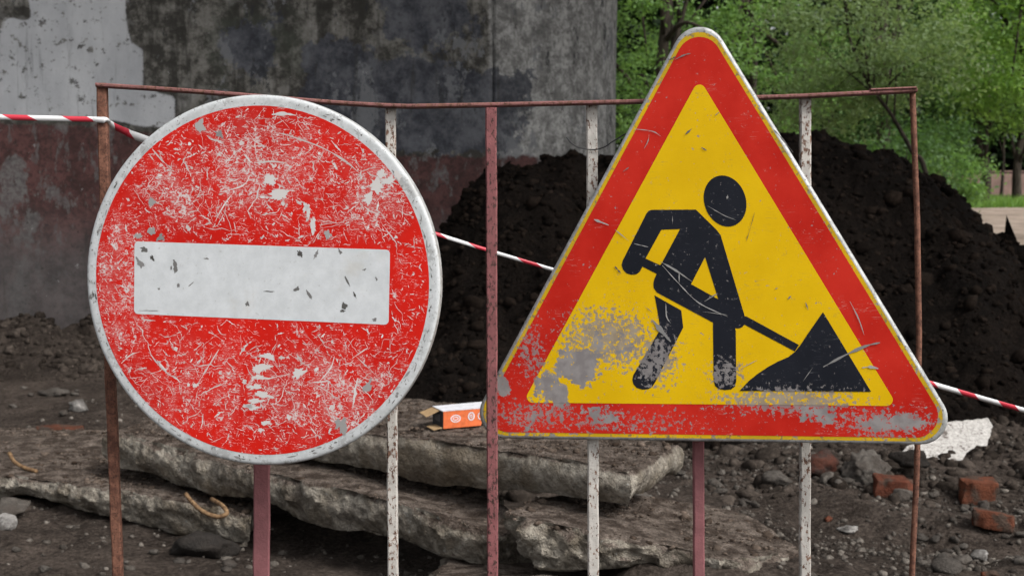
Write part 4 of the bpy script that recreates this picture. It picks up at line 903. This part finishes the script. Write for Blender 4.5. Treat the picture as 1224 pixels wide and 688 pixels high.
def base_at(px, Y): x = (px - CX) / F_PX * Y; return np.array([x, Y, tz(x, Y) - .05])
def cr(px, py, Y, rx, rz, n, ry=None): q = at(px, py, Y); return (*q, rx, ry or rx, rz, n)
# slanting grey-green tree just behind the heap
b = base_at(1120, 21); tree('grey green slender tree with a slanting bare trunk behind the soil heap', [b, at(1106, 205, 21), at(1090, 180, 21.1), at(1064, 135, 21.3), at(1035, 95, 21.6), at(1012, 40, 22), at(1005, -60, 22)], .045,
    [cr(1030, 30, 22, 1.6, 1.1, 40), cr(1000, 110, 22.5, 1.1, .8, 22), cr(1110, 60, 21.5, .8, .6, 9), cr(1030, -110, 22, 2, 1.2, 20)], LEAF[1], 1, .085, 170, .26)
b = base_at(780, 26); tree('dense deep green tree next to the rounded end of the pier', [b, b + [.1, 0, 2.2], b + [.3, .2, 5], b + [.2, .3, 8]], .16,
    [cr(800, 60, 26, 1.7, 2.2, 46), cr(780, 170, 27, 1.2, 1.2, 16), cr(800, -120, 26, 2, 2, 24)], LEAF[0], 2, .105, 150, .24)
b = base_at(900, 31); tree('mid green tree with low branches behind the apex of triangular sign', [b, b + [0, 0, 2], b + [-.2, 0, 5], b + [-.2, 0, 9]], .17,
    [cr(905, 70, 31, 2.3, 2.6, 52), cr(925, 175, 30, 1.6, 1.0, 18), cr(900, -140, 31, 2.5, 2.4, 24)], LEAF[0], 3, .115, 150, .27)
b = base_at(1050, 36); tree('leafy dark tree filling the gap behind the slanting trunk', [b, b + [.1, 0, 3], b + [0, 0, 6], b + [0, 0, 9]], .2,
    [cr(1050, 60, 36, 3.0, 3.0, 60), cr(1060, 180, 36, 2.2, 1.1, 20), cr(1050, -150, 36, 3, 2.6, 24)], LEAF[3], 4, .13, 170, .34)
b = base_at(1262, 24); tree('bright green tree reaching in over the sandy path', [b, b + [-.1, 0, 2.2], b + [-.3, 0, 4.5], b + [-.3, 0, 7]], .15,
    [cr(1205, 95, 24, .85, .75, 15), cr(1175, 20, 24.5, 1.0, .8, 16), cr(1275, 40, 24, 1.3, 2.0, 24), cr(1215, -80, 24, 1.8, 1.2, 22)], LEAF[2], 5, .10, 190, .23)
for i, (px, Y, lab, rr, lean) in enumerate(((1176, 41, 'dark forked trunk tree at the grass verge, left of its twin', .17, -.3), (1214, 42, 'dark upright trunk tree at the grass verge, right of its twin', .16, .25))):
    b = base_at(px, Y); tree(lab, [b, b + [0, 0, 1.2], b + [lean, .2, 3], b + [lean * 2, .2, 7]], rr, [cr(px + 4, 60, Y, 2.6, 2.4, 44), cr(px, 135, Y, 1.9, .7, 12), cr(px, -150, Y, 2.6, 2.6, 22)], LEAF[3 if i == 0 else 0], 6 + i, .14, 200, .42, limbs=18)
b = base_at(1195, 45); tree('slender thin trunk tree between the two dark ones', [b, b + [.05, 0, 2], b + [-.2, 0, 5]], .06, [cr(1195, 90, 45, 1.8, 2, 20)], LEAF[0], 9, .14, 160, .4, limbs=6)
b = base_at(1140, 34); tree('bushy green shrub at the far edge of the path', [b, b + [0, 0, .5], b + [0, 0, 1.2]], .05, [cr(1142, 212, 34, .95, .75, 22)], LEAF[0], 10, .11, 170, .2, 'shrub', 'shrubs beyond the heap', 8)
b = base_at(1080, 29); tree('darker shrub behind the shoulder of the soil heap', [b, b + [0, 0, .5], b + [0, 0, 1.4]], .05, [cr(1075, 190, 29, 1.1, .9, 22)], LEAF[3], 11, .11, 170, .25, 'shrub', 'shrubs beyond the heap', 8)
b = base_at(850, 24); tree('shrub hidden low between pier end and triangular sign', [b, b + [0, 0, .6], b + [0, 0, 1.6]], .05, [cr(830, 190, 24, 1.1, .9, 20)], LEAF[3], 12, .1, 170, .25, 'shrub', 'shrubs beyond the heap', 8)
r = np.random.default_rng(33)
cc = np.stack([r.uniform(-12, 34, 1100), r.uniform(52, 60, 1100), r.uniform(1.2, 13, 1100)], -1); cc[:, 2] = np.maximum(cc[:, 2], 1.0)
V, Fq = leaves(cc, 150, .8, .5, r); tag(mesh('distant_wood', V, Fq, LEAF[4]), 'dark mass of far woodland closing the view behind the trees', kind='stuff')
# grass verge
n = 9000; gxx = r.uniform(10, 20, n); gyy_ = r.uniform(39.2, 44, n); z0 = terrain(gxx, gyy_); h = r.uniform(.12, .4, n); a = r.uniform(0, 6.28, n); wv = .02
V = np.stack([np.stack([gxx - wv * np.cos(a), gyy_ - wv * np.sin(a), z0], -1), np.stack([gxx + wv * np.cos(a), gyy_ + wv * np.sin(a), z0], -1), np.stack([gxx + r.normal(size=n) * .08, gyy_ + r.normal(size=n) * .08, z0 + h], -1)], 1).reshape(-1, 3)
tag(mesh('grass', V, np.arange(n * 3).reshape(n, 3), LEAF[2]), 'bright grass verge under the trunks past the path', kind='stuff')
# park fence and low wall far behind
m = Mat('dark_fence_paint', .6, .3); m.color((.05, .02, .02)); pf = tag(empty('park_fence', (16.3, 45.5, tz(16.3, 45.5))), 'dark low park fence behind the tree trunks', 'fence')
for zz in (.25, 1.0):
    V, Fq = box_data((-5, -.025, zz), (6, .025, zz + .06)); mesh('rail', V, Fq, m.m, pf)
for i in range(12):
    V, Fq = box_data((-4.9 + i * .95, -.03, -.1), (-4.84 + i * .95, .03, 1.12)); mesh('picket', V, Fq, m.m, pf)
V, Fq = box_data((-6, -.15, -.2), (8, .15, 1.15)); o = mesh('garden_wall', V, Fq, plain_concrete('dull_pink_render', (.3, .2, .17))); o.location = (16.5, 48.5, tz(16.5, 48.5)); tag(o, 'low dull pink wall behind the park fence', 'wall')
